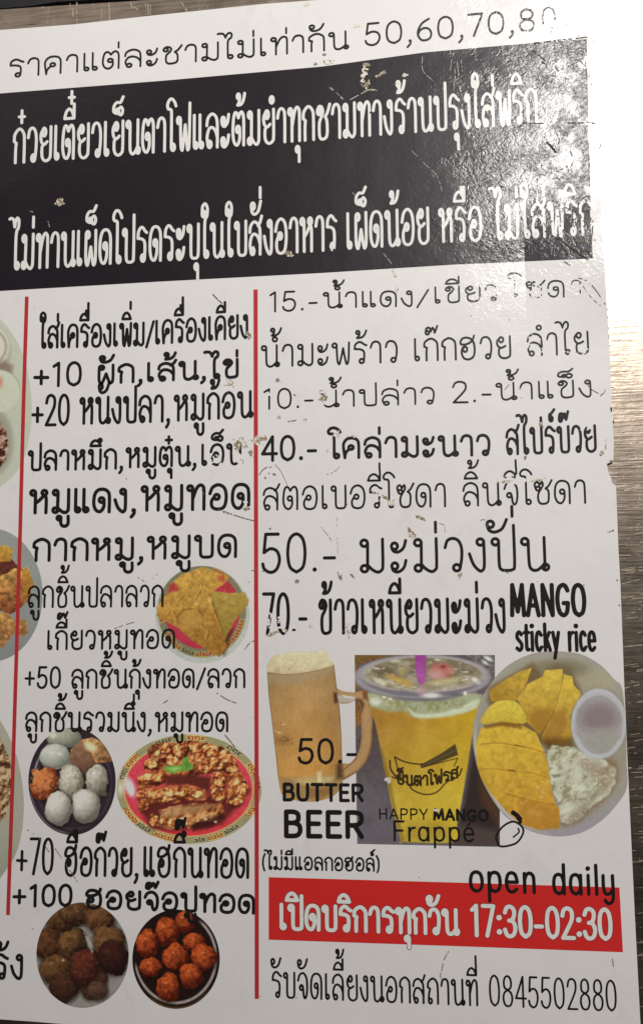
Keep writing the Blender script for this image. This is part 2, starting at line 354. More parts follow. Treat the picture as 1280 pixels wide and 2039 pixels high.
# ------------------------------------------------------------------ stroke alphabet
# unit: consonant height 1, baseline 0, y up.  ('o', cx, cy, rx, ry) is a loop.
def O(cx, cy, r=0.1, ry=None): return ('o', cx, cy, r, ry or r * 1.0)
G = {
 'ก': (.70, [[(.14,0),(.14,.40),(.17,.58),(.17,.58),(.04,.64),(.04,.64),(.08,.85),(.35,1),(.6,.86),(.65,.6),(.65,0)]]),
 'ถ': (.74, [O(.2,.1),[(.1,.1),(.12,.35),(.2,.58),(.2,.58),(.06,.64),(.06,.64),(.1,.85),(.38,1),(.62,.86),(.68,.6),(.68,0)]]),
 'ข': (.70, [O(.15,.84,.095),[(.06,.88),(.16,.99),(.31,.97),(.39,.83),(.31,.67),(.19,.52),(.16,.34),(.18,.1),(.28,.0),(.45,0),(.58,.05),(.62,.2),(.62,1)]]),
 'ช': (.78, [O(.15,.82,.095),[(.06,.86),(.16,.97),(.31,.95),(.38,.82),(.30,.66),(.19,.52),(.16,.34),(.18,.1),(.28,.0),(.45,0),(.58,.05),(.64,.2),(.62,.52),(.52,.66),(.52,.66),(.66,.78),(.80,1.02)]]),
 'ซ': (.76, [O(.2,.68,.09),[(.10,.68),(.06,.88),(.18,.97),(.28,.84),(.28,.84),(.38,.97),(.42,.82),(.26,.55),(.2,.4),(.2,.18),(.28,.03),(.44,0),(.6,.05),(.66,.2),(.66,.56),(.54,.68),(.54,.68),(.68,.8),(.82,1.04)]]),
 'ค': (.78, [[(.12,0),(.07,.45),(.07,.72),(.2,.94),(.4,1),(.61,.93),(.7,.7),(.7,0)],[(.12,0),(.16,.25),(.3,.44)],O(.38,.52)]),
 'ด': (.78, [O(.38,.52),[(.48,.52),(.47,.22),(.34,.02),(.16,.07),(.06,.32),(.08,.72),(.2,.94),(.4,1),(.6,.93),(.7,.7),(.7,0)]]),
 'ต': (.78, [O(.36,.48),[(.46,.48),(.46,.2),(.33,.02),(.16,.07),(.06,.32),(.08,.74),(.16,.96),(.28,.97),(.38,.82),(.38,.82),(.5,.97),(.62,.97),(.7,.75),(.7,0)]]),
 'อ': (.76, [O(.32,.5),[(.22,.5),(.11,.3),(.16,.06),(.4,-.01),(.62,.1),(.7,.48),(.63,.85),(.4,1),(.16,.9),(.05,.64)]]),
 'ฮ': (.80, [[(.05,.80),(.15,.96),(.35,1),(.52,.94),(.60,.85),(.60,.85),(.45,.74),(.25,.68),(.08,.70),(.05,.80)],[(.58,.86),(.64,.94),(.68,1.08)],[(.59,.88),(.67,.72),(.70,.42),(.65,.14),(.5,.01),(.34,-.01),(.19,.06),(.11,.24),(.11,.42),(.17,.56)],O(.26,.46,.095,.12)]),
 'บ': (.74, [O(.13,.88),[(.23,.89),(.23,.2),(.29,.03),(.46,0),(.62,.03),(.68,.2),(.68,1)]]),
 'ป': (.74, [O(.13,.88),[(.23,.89),(.23,.2),(.29,.03),(.46,0),(.62,.03),(.68,.2),(.68,1.38)]]),
 'ผ': (.76, [O(.19,.88),[(.09,.88),(.09,.2),(.16,.0),(.24,.05),(.39,.52),(.39,.52),(.53,.05),(.61,0),(.68,.2),(.68,1)]]),
 'พ': (.82, [O(.12,.88),[(.21,.9),(.24,.2),(.3,0),(.36,.08),(.5,.74),(.5,.74),(.62,.08),(.68,0),(.74,.2),(.77,1)]]),
 'ฟ': (.82, [O(.12,.88),[(.21,.9),(.24,.2),(.3,0),(.36,.08),(.5,.74),(.5,.74),(.62,.08),(.68,0),(.74,.2),(.77,1.38)]]),
 'ห': (.78, [O(.13,.88),[(.23,.9),(.23,0)],[(.23,.42),(.4,.55),(.6,.78)],O(.6,.88),[(.6,.78),(.68,.62),(.68,0)]]),
 'ท': (.74, [O(.13,.88),[(.23,.9),(.23,0)],[(.23,.42),(.38,.85),(.52,1),(.64,.95),(.68,.78),(.68,0)]]),
 'น': (.80, [O(.13,.88),[(.23,.89),(.24,.2),(.32,.02),(.46,0),(.6,.1),(.7,.22)],[(.7,1),(.7,.1)],O(.72,.09,.09)]),
 'ม': (.78, [O(.16,.88),[(.26,.88),(.25,.1)],O(.16,.1,.1),[(.26,.2),(.4,.06),(.55,-.01),(.66,.05),(.7,.2),(.7,1)]]),
 'ย': (.74, [O(.27,.85,.1,.12),[(.17,.90),(.09,.80),(.08,.66),(.14,.54),(.28,.48),(.46,.56)],[(.24,.48),(.16,.40),(.16,.16),(.26,.03),(.43,-.01),(.6,.05),(.67,.2),(.67,1)]]),
 'ร': (.62, [O(.38,.1),[(.48,.1),(.5,.4),(.46,.58),(.30,.66),(.07,.68),(.07,.68),(.1,.88),(.25,1),(.38,.98),(.48,.9),(.6,.84)]]),
 'ล': (.76, [O(.22,.1),[(.12,.1),(.07,.32),(.18,.55),(.36,.6),(.56,.5),(.68,.3)],[(.05,.66),(.12,.88),(.36,1),(.6,.9),(.68,.65),(.68,0)]]),
 'ส': (.78, [O(.22,.1),[(.12,.1),(.07,.32),(.18,.55),(.36,.6),(.56,.5),(.68,.3)],[(.05,.66),(.12,.86),(.34,.96),(.58,.86),(.68,.65),(.68,0)],[(.56,.84),(.68,.94),(.78,1.12)]]),
 'ว': (.60, [O(.38,.1),[(.48,.1),(.53,.4),(.53,.72),(.44,.93),(.28,1),(.12,.93),(.05,.72)]]),
 'ง': (.54, [O(.36,.88),[(.46,.88),(.46,.18),(.4,.01),(.3,.01),(.14,.2),(.03,.52)]]),
 'จ': (.68, [O(.26,.42),[(.26,.52),(.36,.4),(.40,.12),(.47,0),(.57,.1),(.62,.42),(.58,.8),(.38,1),(.15,.92),(.05,.7)]]),
 'า': (.54, [[(.04,.72),(.12,.93),(.27,1),(.42,.93),(.47,.72),(.47,0)]]),
 'ะ': (.54, [O(.14,.78,.09,.1),[(.05,.78),(.1,.64),(.24,.6),(.4,.72),(.47,.95)],O(.14,.17,.09,.1),[(.05,.17),(.1,.03),(.24,-.01),(.4,.11),(.47,.34)]]),
 'เ': (.34, [[(.09,1),(.09,.1)],O(.18,.1,.09)]),
 'แ': (.66, [[(.09,1),(.09,.1)],O(.18,.1,.09),[(.43,1),(.43,.1)],O(.52,.1,.09)]),
 'โ': (.40, [O(.3,.1),[(.2,.1),(.2,1.05),(.16,1.22),(0,1.25),(-.04,1.38),(.08,1.52),(.25,1.53),(.4,1.42),(.46,1.32)]]),
 'ใ': (.42, [O(.3,.1),[(.2,.1),(.2,1.02),(.33,1.22),(.35,1.45),(.22,1.58),(.06,1.5),(.03,1.3)],O(.12,1.28,.09)]),
 'ไ': (.42, [O(.3,.1),[(.2,.1),(.2,1.0),(.33,1.22),(.35,1.42),(.25,1.5),(.15,1.4),(.1,1.24),(.1,1.24),(.02,1.45),(-.12,1.5),(-.22,1.48)]]),
 '0': (.72, [[(.36,0),(.14,.14),(.07,.5),(.14,.86),(.36,1),(.58,.86),(.65,.5),(.58,.14),(.36,0)]]),
 '1': (.50, [[(.08,.86),(.3,1),(.3,1),(.3,0)]]),
 '2': (.68, [[(.06,.74),(.14,.93),(.33,1),(.54,.92),(.58,.72),(.48,.5),(.06,0),(.06,0),(.64,0)]]),
 '3': (.66, [[(.06,.8),(.16,.96),(.34,1),(.52,.92),(.56,.76),(.46,.57),(.28,.53),(.28,.53),(.48,.5),(.6,.3),(.52,.08),(.32,0),(.14,.05),(.04,.22)]]),
 '4': (.70, [[(.5,0),(.5,1),(.5,1),(.04,.28),(.04,.28),(.68,.28)]]),
 '5': (.68, [[(.56,1),(.14,1),(.14,1),(.08,.52),(.08,.52),(.3,.62),(.52,.55),(.6,.32),(.5,.08),(.3,0),(.1,.08),(.04,.22)]]),
 '6': (.68, [[(.52,.98),(.25,.8),(.09,.5),(.08,.25),(.2,.04),(.36,0),(.54,.08),(.6,.3),(.52,.5),(.34,.57),(.16,.48),(.08,.3)]]),
 '7': (.64, [[(.04,1),(.6,1),(.6,1),(.24,0)]]),
 '8': (.70, [[(.35,.54),(.16,.62),(.12,.8),(.2,.95),(.35,1),(.5,.95),(.58,.8),(.54,.62),(.35,.54),(.14,.44),(.07,.25),(.16,.06),(.35,0),(.54,.06),(.63,.25),(.56,.44),(.35,.54)]]),
 '+': (.62, [[(.06,.38),(.56,.38)],[(.31,.1),(.31,.66)]]),
 '.': (.26, [('dot',.12,.06)]), ':': (.26, [('dot',.13,.14),('dot',.13,.62)]),
 ',': (.26, [('dot',.14,.04),[(.17,.05),(.15,-.1),(.04,-.24)]]),
 '-': (.48, [[(.06,.36),(.4,.36)]]), '/': (.52, [[(.02,-.1),(.5,1.05)]]),
 '(': (.3, [[(.24,1.2),(.1,.85),(.08,.3),(.2,-.12)]]), ')': (.3, [[(.04,1.2),(.2,.85),(.22,.3),(.1,-.12)]]),
 ' ': (.42, []),
 'M': (.9, [[(.08,0),(.14,1),(.14,1),(.44,.12),(.44,.12),(.74,1),(.74,1),(.82,0)]]),
 'A': (.76, [[(.04,0),(.36,1),(.36,1),(.7,0)],[(.16,.32),(.58,.32)]]),
 'N': (.8, [[(.1,0),(.1,1),(.1,1),(.68,0),(.68,0),(.68,1)]]),
 'G': (.84, [[(.72,.82),(.6,.96),(.42,1),(.18,.88),(.07,.5),(.18,.12),(.42,0),(.64,.1),(.72,.4),(.72,.4),(.46,.4)]]),
 'O': (.86, [[(.42,0),(.17,.12),(.07,.5),(.17,.88),(.42,1),(.67,.88),(.77,.5),(.67,.12),(.42,0)]]),
 'B': (.74, [[(.1,0),(.1,1),(.1,1),(.4,1),(.56,.9),(.56,.66),(.4,.55),(.1,.55)],[(.4,.55),(.6,.45),(.64,.2),(.5,.02),(.1,0)]]),
 'U': (.78, [[(.08,1),(.08,.35),(.18,.06),(.37,0),(.58,.06),(.66,.35),(.66,1)]]),
 'T': (.72, [[(.04,1),(.66,1)],[(.35,1),(.35,0)]]),
 'E': (.64, [[(.56,1),(.1,1),(.1,1),(.1,0),(.1,0),(.56,0)],[(.1,.52),(.5,.52)]]),
 'R': (.74, [[(.1,0),(.1,1),(.1,1),(.42,1),(.62,.9),(.62,.62),(.42,.48),(.1,.48)],[(.36,.48),(.64,0)]]),
 'H': (.78, [[(.1,0),(.1,1)],[(.66,0),(.66,1)],[(.1,.5),(.66,.5)]]),
 'P': (.7, [[(.1,0),(.1,1),(.1,1),(.42,1),(.6,.9),(.6,.62),(.42,.46),(.1,.46)]]),
 'Y': (.72, [[(.04,1),(.35,.48),(.66,1)],[(.35,.48),(.35,0)]]),
 'F': (.62, [[(.56,1),(.1,1),(.1,1),(.1,0)],[(.1,.52),(.5,.52)]]),
 's': (.5, [[(.42,.6),(.26,.7),(.1,.62),(.1,.47),(.26,.36),(.42,.24),(.42,.08),(.26,0),(.06,.08)]]),
 't': (.4, [[(.2,.95),(.2,.15),(.28,.02),(.36,.03)],[(.04,.68),(.36,.68)]]),
 'i': (.24, [[(.12,.68),(.12,0)],('dot',.12,.93)]),
 'c': (.54, [[(.46,.58),(.3,.7),(.14,.62),(.07,.35),(.14,.08),(.3,0),(.47,.12)]]),
 'k': (.54, [[(.1,1),(.1,0)],[(.44,.68),(.12,.32)],[(.22,.42),(.48,0)]]),
 'y': (.58, [[(.06,.68),(.28,.02)],[(.5,.68),(.28,.02),(.16,-.3)]]),
 'Y2': (.6, [[(.07,.68),(.07,.25),(.16,.03),(.34,.03),(.5,.2)],[(.5,.68),(.5,-.05),(.42,-.28),(.24,-.32),(.12,-.22)]]),
 'r': (.4, [[(.1,.68),(.1,0)],[(.1,.4),(.2,.62),(.38,.68)]]),
 'e': (.62, [[(.1,.36),(.54,.36),(.54,.36),(.46,.62),(.3,.7),(.14,.62),(.07,.35),(.14,.08),(.32,0),(.5,.1)]]),
 'a': (.64, [[(.3,0),(.13,.09),(.07,.35),(.13,.62),(.3,.7),(.46,.62),(.53,.35),(.46,.09),(.3,0)],[(.54,.68),(.54,0)]]),
 'p': (.64, [[(.34,0),(.51,.09),(.57,.35),(.51,.62),(.34,.7),(.17,.62),(.1,.35),(.17,.09),(.34,0)],[(.1,.68),(.1,-.34)]]),
 'd': (.64, [[(.3,0),(.13,.09),(.07,.35),(.13,.62),(.3,.7),(.46,.62),(.53,.35),(.46,.09),(.3,0)],[(.54,1.05),(.54,0)]]),
 'o': (.64, [[(.32,0),(.14,.09),(.07,.35),(.14,.62),(.32,.7),(.5,.62),(.57,.35),(.5,.09),(.32,0)]]),
 'n': (.6, [[(.1,.68),(.1,0)],[(.1,.42),(.18,.62),(.32,.7),(.46,.62),(.5,.45),(.5,0)]]),
 'l': (.24, [[(.12,1.05),(.12,0)]]),
}
DOME = [(-.6,1.2),(-.52,1.38),(-.34,1.48),(-.16,1.4),(-.04,1.2),(-.04,1.2),(-.6,1.2)]
MK = {
 'ิ': [DOME], 'ี': [DOME,[(-.04,1.2),(-.04,1.62)]],
 'ึ': [DOME,O(-.08,1.48,.08)], 'ื': [DOME,[(-.04,1.2),(-.04,1.62)],[(-.2,1.4),(-.2,1.62)]],
 'ั': [O(-.5,1.42,.1),[(-.6,1.42),(-.54,1.24),(-.38,1.18),(-.16,1.28),(-.02,1.56)]],
 '็': [O(-.38,1.3,.07),[(-.46,1.24),(-.6,1.3),(-.58,1.46),(-.42,1.56),(-.2,1.56),(-.04,1.72)],[(-.3,1.3),(-.24,1.2),(-.12,1.2),(-.06,1.32),(-.16,1.42),(-.3,1.36)]],
 'ำ': [O(-.14,1.28,.1)],
 'ุ': [O(-.14,-.25,.09),[(-.05,-.25),(-.05,-.62)]],
 'ู': [O(-.42,-.25,.08),[(-.34,-.22),(-.34,-.48),(-.26,-.6),(-.12,-.6),(-.04,-.48),(-.04,-.18)]],
}
TONE = {
 '่': [[(-.05,.02),(-.05,.32)]],
 '้': [O(-.36,.28,.075),[(-.28,.28),(-.3,.14),(-.4,.02),(-.4,.02),(-.2,.04),(-.06,.16),(.02,.36)]],
 '๊': [O(-.46,.1,.08),[(-.54,.12),(-.5,.3),(-.36,.32),(-.3,.16),(-.3,.16),(-.22,.32),(-.14,.2),(-.12,.1),(0,.4)]],
 '๋': [[(-.2,.0),(-.2,.36)],[(-.36,.18),(-.04,.18)]],
 '์': [O(-.16,.14,.09),[(-.25,.14),(-.24,.3),(-.12,.36),(.04,.5)]],
}
TALL = 'ปฟ'

def layout(text, gap=0.13):
    """strokes of one run in unit space and its width"""
    out = []; x = 0.0; hasup = False; prev = ''; anchor = 0.0
    def put(s, ox, oy=0.0):
        if s[0] == 'o':
            _, cx, cy, rx, ry = s
            out.append(('l', [(ox + cx + rx * math.cos(a), oy + cy + ry * math.sin(a)) for a in np.linspace(0, 2 * math.pi, 15)]))
        elif s[0] == 'dot':
            out.append(('d', [(ox + s[1], oy + s[2])]))
        else:
            out.append(('s', [(ox + p[0], oy + p[1]) for p in smooth(s)]))
    for ch in text:
        if ch in TONE:
            up = 1.18 + (0.46 if hasup == 1 else 0.26 if hasup == 2 else 0.0)
            for s in TONE[ch]: put(s, anchor - (0.22 if prev in TALL and not hasup else 0), up)
            continue
        if ch in MK and ch != 'ำ':
            for s in MK[ch]: put(s, anchor - (0.2 if prev in TALL and ch not in 'ุู' else 0))
            if ch not in 'ุู': hasup = 1
            continue
        if ch == 'ำ':
            for s in MK['ำ']: put(s, anchor)
            # tone marks written before it are lifted by the caller using '+am'
            ch = 'า'
        w, strokes = G[ch if ch != '\u00fd' else 'Y2']
        for s in strokes: put(s, x)
        x += w + gap; anchor = x - gap - 0.04; hasup = False; prev = ch
        nxt = text.find('ำ')
    return out, x - gap

def fix_am(text):
    """consonant + tone + am -> the ring goes below the tone"""
    return text

VX, VDEN = 490.0, 16100.0
def run(text, x0, y0, x1, y1, size, r, sway=0.0):
    """strokes in photo pixels for a run between two baseline points"""
    # tone + am needs the tone above the ring
    items = []
    L, w = layout_am(text)
    out = []
    for kind, pts in L:
        q = []
        for (u, v) in pts:
            t = u / w
            bx = x0 + (x1 - x0) * t; by = y0 + (y1 - y0) * t
            lean = (bx - VX) / VDEN
            q.append((bx - lean * v * size + sway * v, by - v * size))
        out.append((q, r * (1.35 if kind == 'd' else 1.0)))
    return out

def layout_am(text):
    if 'ำ' not in text: return layout(text)
    global TONE
    # lift tones that precede an am
    idx = [i for i, c in enumerate(text) if c == 'ำ']
    t2 = text
    for i in idx:
        if i > 0 and text[i - 1] in LIFT:
            t2 = t2[:i - 1] + LIFT[text[i - 1]] + t2[i:]
    return layout(t2)
LIFT = {'้': '\ue001', '่': '\ue002'}
TONE['\ue001'] = [('o', s[1] + .12, s[2] + .26, s[3], s[4]) if s[0] == 'o' else [(p[0] + .12, p[1] + .26) for p in s] for s in TONE['้']]
TONE['\ue002'] = [[(p[0], p[1] + .26) for p in s] for s in TONE['่']]
# ------------------------------------------------------------------ steel table
def slab(name, poly_px, z0, z1, mat, parent=None):
    n = len(poly_px)
    x, y = plane([p[0] for p in poly_px], [p[1] for p in poly_px])
    area2 = sum(x[i] * y[(i + 1) % n] - x[(i + 1) % n] * y[i] for i in range(n))
    if area2 < 0: x, y = x[::-1], y[::-1]
    v = [(x[i], y[i], z1) for i in range(n)] + [(x[i], y[i], z0) for i in range(n)]
    f = [tuple(range(n)), tuple(range(2 * n - 1, n - 1, -1))] + [(i, i + n, (i + 1) % n + n, (i + 1) % n) for i in range(n)]
    me = bpy.data.meshes.new(name); me.from_pydata(v, [], f); me.update(); me.materials.append(mat)
    o = bpy.data.objects.new(name, me); col.objects.link(o); o.parent = parent
    return o

table = slab('steel_tabletop', [(-900, 68), (0, 14), (430, -14), (1700, -110), (2300, 3200), (-900, 3200)], -0.0030, -0.0015, M_steel)
tag(table, kind='structure')
gasket = slab('rubber_gasket', [(-900, 70), (0, 10), (60, 5), (110, -3), (430, -22), (1700, -118), (1700, -900), (-900, -900)], -0.007, -0.0021, M_rubber)
tag(gasket, kind='structure', label=None)

# scratches in the steel
def catseg(x0, y0, ang, ln, bend=0.0, n=5):
    return [(x0 + ln * t * math.cos(ang) + bend * math.sin(3.1 * t), y0 + ln * t * math.sin(ang)) for t in np.linspace(0, 1, n)]
rs = np.random.RandomState(4)
scr = []
for (x, y0, y1, dx, w) in [(104, 26, 46, 2, .6), (150, 0, 42, 1, .8), (152, 0, 20, -2, .7), (215, 0, 36, 1, .9), (201, 10, 38, -2, .6), (292, 0, 31, 2, 1.0),
                      (297, 0, 30, 1, .7), (288, 0, 26, 0, .5), (360, 0, 23, 12, .9), (366, 0, 14, 5, .6), (395, 6, 20, 1, .5), (95, 8, 45, -4, .5), (137, 2, 22, 3, .8),
                      (143, 12, 28, 0, 1.0), (258, 0, 12, 3, 1.0), (264, 8, 15, 9, .8), (276, 4, 13, 1, .6), (184, 2, 18, 2, .5), (238, 0, 16, -3, .4), (415, 0, 12, -4, .5)]:
    scr.append(([(x, y0), (x + dx * .6, (y0 + y1) / 2), (x + dx, y1)], w * 0.55))
for i in range(150):
    y = rs.uniform(700, 2030); t = (y - 700) / 1340
    x = 1214 + t * 60 + rs.uniform(-8, 75 - 55 * t)
    ln = rs.uniform(8, 60) * (1 - .4 * t); a = rs.uniform(-.38, .02) if y < 1000 else rs.uniform(-.22, .0)
    scr.append((catseg(x, y, a, ln, rs.uniform(-1, 1)), rs.uniform(.22, .5)))
for (x0, y0, x1, y1, w) in [(1228, 980, 1280, 964, .9), (1228, 978, 1258, 974, .6), (1231, 1054, 1262, 1049, .6), (1240, 1162, 1280, 1152, .7),
                            (1240, 1191, 1262, 1187, .8), (1240, 1372, 1280, 1362, .9), (1240, 1289, 1278, 1284, .6), (1234, 1134, 1275, 1126, .5),
                            (1216, 900, 1250, 912, .4), (1225, 940, 1275, 925, .4), (1222, 862, 1275, 838, .5), (1222, 826, 1262, 820, .4)]:
    scr.append(([(x0, y0), ((x0 + x1) / 2, (y0 + y1) / 2 + .5), (x1, y1)], w * 0.6))
def scr_wear(X, Y): return (vnoise(X, Y, 9, 5) - 0.68) * 6
sc = ink('steel_scratches', scr, M_scratch, table, -0.00148, scr_wear, h=0.55)
tag(sc, kind='stuff')

# ------------------------------------------------------------------ the laminated menu
menu = bpy.data.objects.new('laminated_menu', None); col.objects.link(menu)
tag(menu, 'laminated white Thai menu with black heading band and worn right edge on steel', 'menu')
OUT = [(-900, 130), (0, 58.5), (150, 47), (300, 30), (520, 7), (640, -2), (1184, -40),
       (1187, 60), (1188, 160), (1190, 230), (1192, 300), (1197, 400), (1200, 470), (1206, 560), (1209, 620), (1214, 700), (1216, 752), (1217, 815), (1221, 830), (1220, 845),
       (1222, 880), (1221, 917), (1215, 921), (1208, 923), (1211, 941), (1217, 953), (1218, 961), (1226, 967), (1227, 985), (1231, 1090), (1235, 1160),
       (1238, 1240), (1243, 1370), (1249, 1510), (1255, 1640), (1264, 1830), (1276, 2060), (1280, 2110), (640, 2066), (300, 2050), (120, 2040), (60, 2035), (0, 2031), (-900, 1985)]
sheet = slab('laminate_sheet', OUT, -0.0014, 0.0, M_paper, menu)
ZP, ZB, ZT = 4e-5, 8e-5, 12e-5

# pale rim where the film runs past the print
rim = [(1169, 78), (1171, 180), (1172, 260), (1176, 380), (1182, 515)]

band = [(-700, 243), (0, 185), (320, 160), (640, 131.5), (847, 103), (1065, 84), (1168, 76), (1170, 180), (1171, 260), (1175, 380), (1180, 514), (900, 526.5), (640, 543), (320, 560), (0, 579), (-700, 617)]
band_o = fill('heading_band', band, M_black, menu, ZP, 'black heading band with two lines of white lettering')

def bar(name, pts, w, mat, z=ZB, label=None):
    """a ruled line through points (px) with real width"""
    l = [(x - w / 2, y) for x, y in pts]; r_ = [(x + w / 2, y) for x, y in reversed(pts)]
    return fill(name, l + r_, mat, menu, z, label)
bar('divider_line', [(53.5, 590), (47, 800), (40.5, 1050), (33, 1300), (25, 1560), (16, 1823)], 7.6, M_red, label='red rule left of the extras list')
bar('divider_line', [(508.8, 576), (509.5, 900), (510, 1200), (511, 1600), (511.3, 1990)], 8.4, M_red, label='red rule between the extras and the drinks')
fill('opening_hours_box', [(535, 1747.5), (900, 1758), (1233, 1768), (1240, 1897), (900, 1884.5), (535, 1872)], M_redbox, menu, ZB, 'red box behind the opening hours')

# ------------------------------------------------------------------ lettering
def worn(zones, seed=1, sc=5.0):
    def f(X, Y):
        m = np.full(X.shape, -9.0)
        for (cx, cy, rx, ry, amt) in zones:
            d = 1 - np.hypot((X - cx) / rx, (Y - cy) / ry)
            n = 0.6 * vnoise(X, Y, sc, seed) + 0.4 * vnoise(X, Y, sc * .45, seed + 3)
            m = np.maximum(m, np.where(d > 0, (n - (1.0 - amt * np.clip(d * 2.2, 0, 1))) * 6, -9.0))
        return m
    return f
WEAR = worn([(1100, 80, 60, 60, .75), (1060, 90, 60, 50, .42), (1012, 590, 40, 60, .62), (1150, 590, 30, 40, .62), (1080, 590, 50, 40, .42), (980, 590, 45, 40, .45),
             (1060, 690, 50, 50, .37), (1150, 690, 50, 40, .30), (455, 905, 24, 20, .36), (478, 915, 12, 20, .6), (545, 1235, 30, 30, .5), (585, 1262, 16, 10, .7),
             (648, 790, 28, 22, .5), (675, 865, 30, 14, .45), (540, 785, 18, 10, .45), (455, 765, 18, 10, .6), (1020, 955, 40, 16, .55), (755, 985, 22, 20, .45),
             (500, 1015, 20, 12, .5), (1165, 850, 14, 14, .5), (430, 920, 22, 26, .4), (930, 1340, 10, 10, .3), (585, 1760, 10, 10, .3), (480, 1000, 20, 6, .5)], 7)
WEARW = worn([(1180, 430, 30, 100, .42), (740, 165, 26, 26, .5), (780, 190, 18, 18, .42), (660, 500, 10, 10, .5), (990, 212, 10, 8, .55), (1060, 225, 40, 40, .22), (1120, 440, 60, 70, .30), (745, 225, 14, 9, .45)], 9)

def line(name_label, runs, mat=None, z=ZT, wear=WEAR, under=None, grow=1.1):
    st = []
    for a in runs: st += run(*a)
    if under is not None:
        ink('text_outline', [(s, r + grow) for s, r in st], under, menu, z - 2e-5)
    return ink('text_line', st, mat or M_ink, menu, z, wear, label=name_label)

line('price line for the bowls along the top', [('ราคาแต่ละชามไม่เท่ากัน', 17, 153, 693, 95, 34, 2.05), ('50,60,70,8', 726, 90, 1067, 59, 43, 2.1), ('0.', 1078, 58, 1125, 54, 43, 1.7)])
line('upper white line of the black band', [('ก๋วยเตี๋ยวเย็นตาโฟและต้มยำทุกชามทางร้านปรุงใส่พริก', 26, 324, 1070, 242.5, 67, 2.85)], M_white, wear=WEARW)
line('lower white line of the black band', [('ไม่ทานเผ็ดโปรดระบุในใบสั่งอาหาร', 24, 536, 670, 496.5, 68, 2.85), ('เผ็ดน้อย', 690, 495, 855, 483, 70, 2.85),
     ('หรือ', 875, 481, 960, 477, 66, 2.85), ('ไม่ใส่พริก', 985, 476, 1181, 465, 68, 2.85)], M_white, wear=WEARW)
line('heading line of the extras column', [('ใส่เครื่องเพิ่ม/', 79, 692, 306, 686, 44, 2.7), ('เครื่องเคียง', 309, 684, 494, 671, 45, 2.7)])
line('plus 10 line of the extras column', [('+', 66, 768, 98, 768, 44, 3.3), ('10', 103, 768, 163, 766, 45, 3.0), ('ผัก,เส้น,ไข่', 193, 763, 476, 750, 35, 3.1)])
line('plus 20 line of the extras column', [('+', 63, 844, 86, 844, 48, 3.2), ('20', 90, 846, 138, 845, 59, 3.0), ('หนังปลา,', 159, 843, 339, 838, 51, 3.0), ('หมูก้อน', 347, 837, 502, 829, 50, 2.9)])
line('fourth line of the extras column, scuffed at its end', [('ปลาหมึก,', 56, 936, 246, 932, 38, 2.8), ('หมูตุ๋น,', 251, 930, 392, 926, 38, 2.8), ('เอ็น', 400, 926, 482, 923, 40, 2.7)])
line('bold fifth line of the extras column', [('หมูแดง,', 59, 1021, 272, 1018, 45, 3.5), ('หมูทอด', 281, 1016, 499, 1012, 48, 3.4)])
line('bold sixth line of the extras column', [('กากหมู,', 65, 1116, 287, 1113, 42, 3.3), ('หมูบด', 293, 1112, 473, 1108, 43, 3.2)])
line('thin line beside the wonton plate', [('ลูกชิ้นปลาลวก', 55, 1209, 325, 1207, 41, 2.25)])
line('short line running onto the wonton plate', [('เกี๊ยวหมูทอด', 93, 1293, 349, 1290, 36, 2.35)])
line('plus 50 line of the extras column', [('+', 49, 1368, 69, 1368, 44, 2.4), ('50', 74, 1370, 121, 1370, 41, 2.4), ('ลูกชิ้นกุ้งทอด/ลวก', 142, 1370, 488, 1368.5, 36, 2.35)])
line('thin line above the fish ball bowl', [('ลูกชิ้นรวมนึ่ง,', 50, 1456, 303, 1456, 37, 2.4), ('หมูทอด', 309, 1456, 455, 1456, 37, 2.4)])
line('tall plus 70 line below the pork plate', [('+', 32, 1739, 54, 1740, 66, 2.9), ('70', 59, 1741, 106, 1741, 70, 2.9), ('ฮือก๊วย,', 128, 1743, 276, 1745, 55, 3.0), ('แฮกึ๊นทอด', 285, 1745, 496, 1748, 57, 3.0)])
line('bold plus 100 line above the two bottom bowls', [('+', 25, 1803, 52, 1803, 44, 3.2), ('100', 58, 1805, 144, 1804, 41, 3.2), ('ฮอยจ๊อปูทอด', 170, 1808, 508, 1819, 35, 3.3)])
line('lettering cut off by the left edge of the photo', [('ร้ง', -14, 1949, 46, 1949, 47, 3.2)])
line('15 baht drinks line, worn at its right end', [('15.-', 535, 620, 634, 616, 38, 1.95), ('น้ำแดง/', 643, 612, 854, 608, 30, 1.9), ('เขียว', 863, 603, 993, 597, 31, 1.85), ('โ', 1014, 593, 1036, 592, 32, 1.7),
            ('ซด', 1046, 592, 1126, 590, 32, 1.8), ('า', 1136, 589, 1158, 588, 31, 1.3)])
line('second drinks line', [('น้ำมะพร้าว', 520, 730, 793, 720, 42, 2.1), ('เก๊กฮวย', 823, 718, 1019, 712, 43, 2.1), ('ลำไย', 1049, 708, 1174, 703, 43, 2.0)])
line('10 and 2 baht drinks line', [('10.-', 523, 814, 626, 811, 39, 1.95), ('น้ำปล่าว', 634, 810, 867, 803, 32, 1.9), ('2.-', 900, 801, 981, 800, 41, 2.0), ('น้ำแข็ง', 987, 796, 1180, 789, 33, 1.9)])
line('bold 40 baht drinks line', [('40.-', 521, 917, 632, 914, 47, 3.1), ('โคล่ามะนาว', 656, 912, 977, 905, 39, 3.0), ('สไปร์บ๊วย', 1008, 904, 1188, 898, 51, 2.8)])
line('thin line below the 40 baht drinks', [('สตอเบอรี่โซดา', 523, 1015, 889, 1008, 45, 2.1), ('ลิ้นจี่โซดา', 921, 1007, 1168, 1001, 45, 2.1)])
line('large 50 baht line', [('50.-', 521, 1140, 671, 1138, 76, 3.2), ('มะม่วงปั่น', 715, 1139, 1092, 1135, 65, 3.1)])
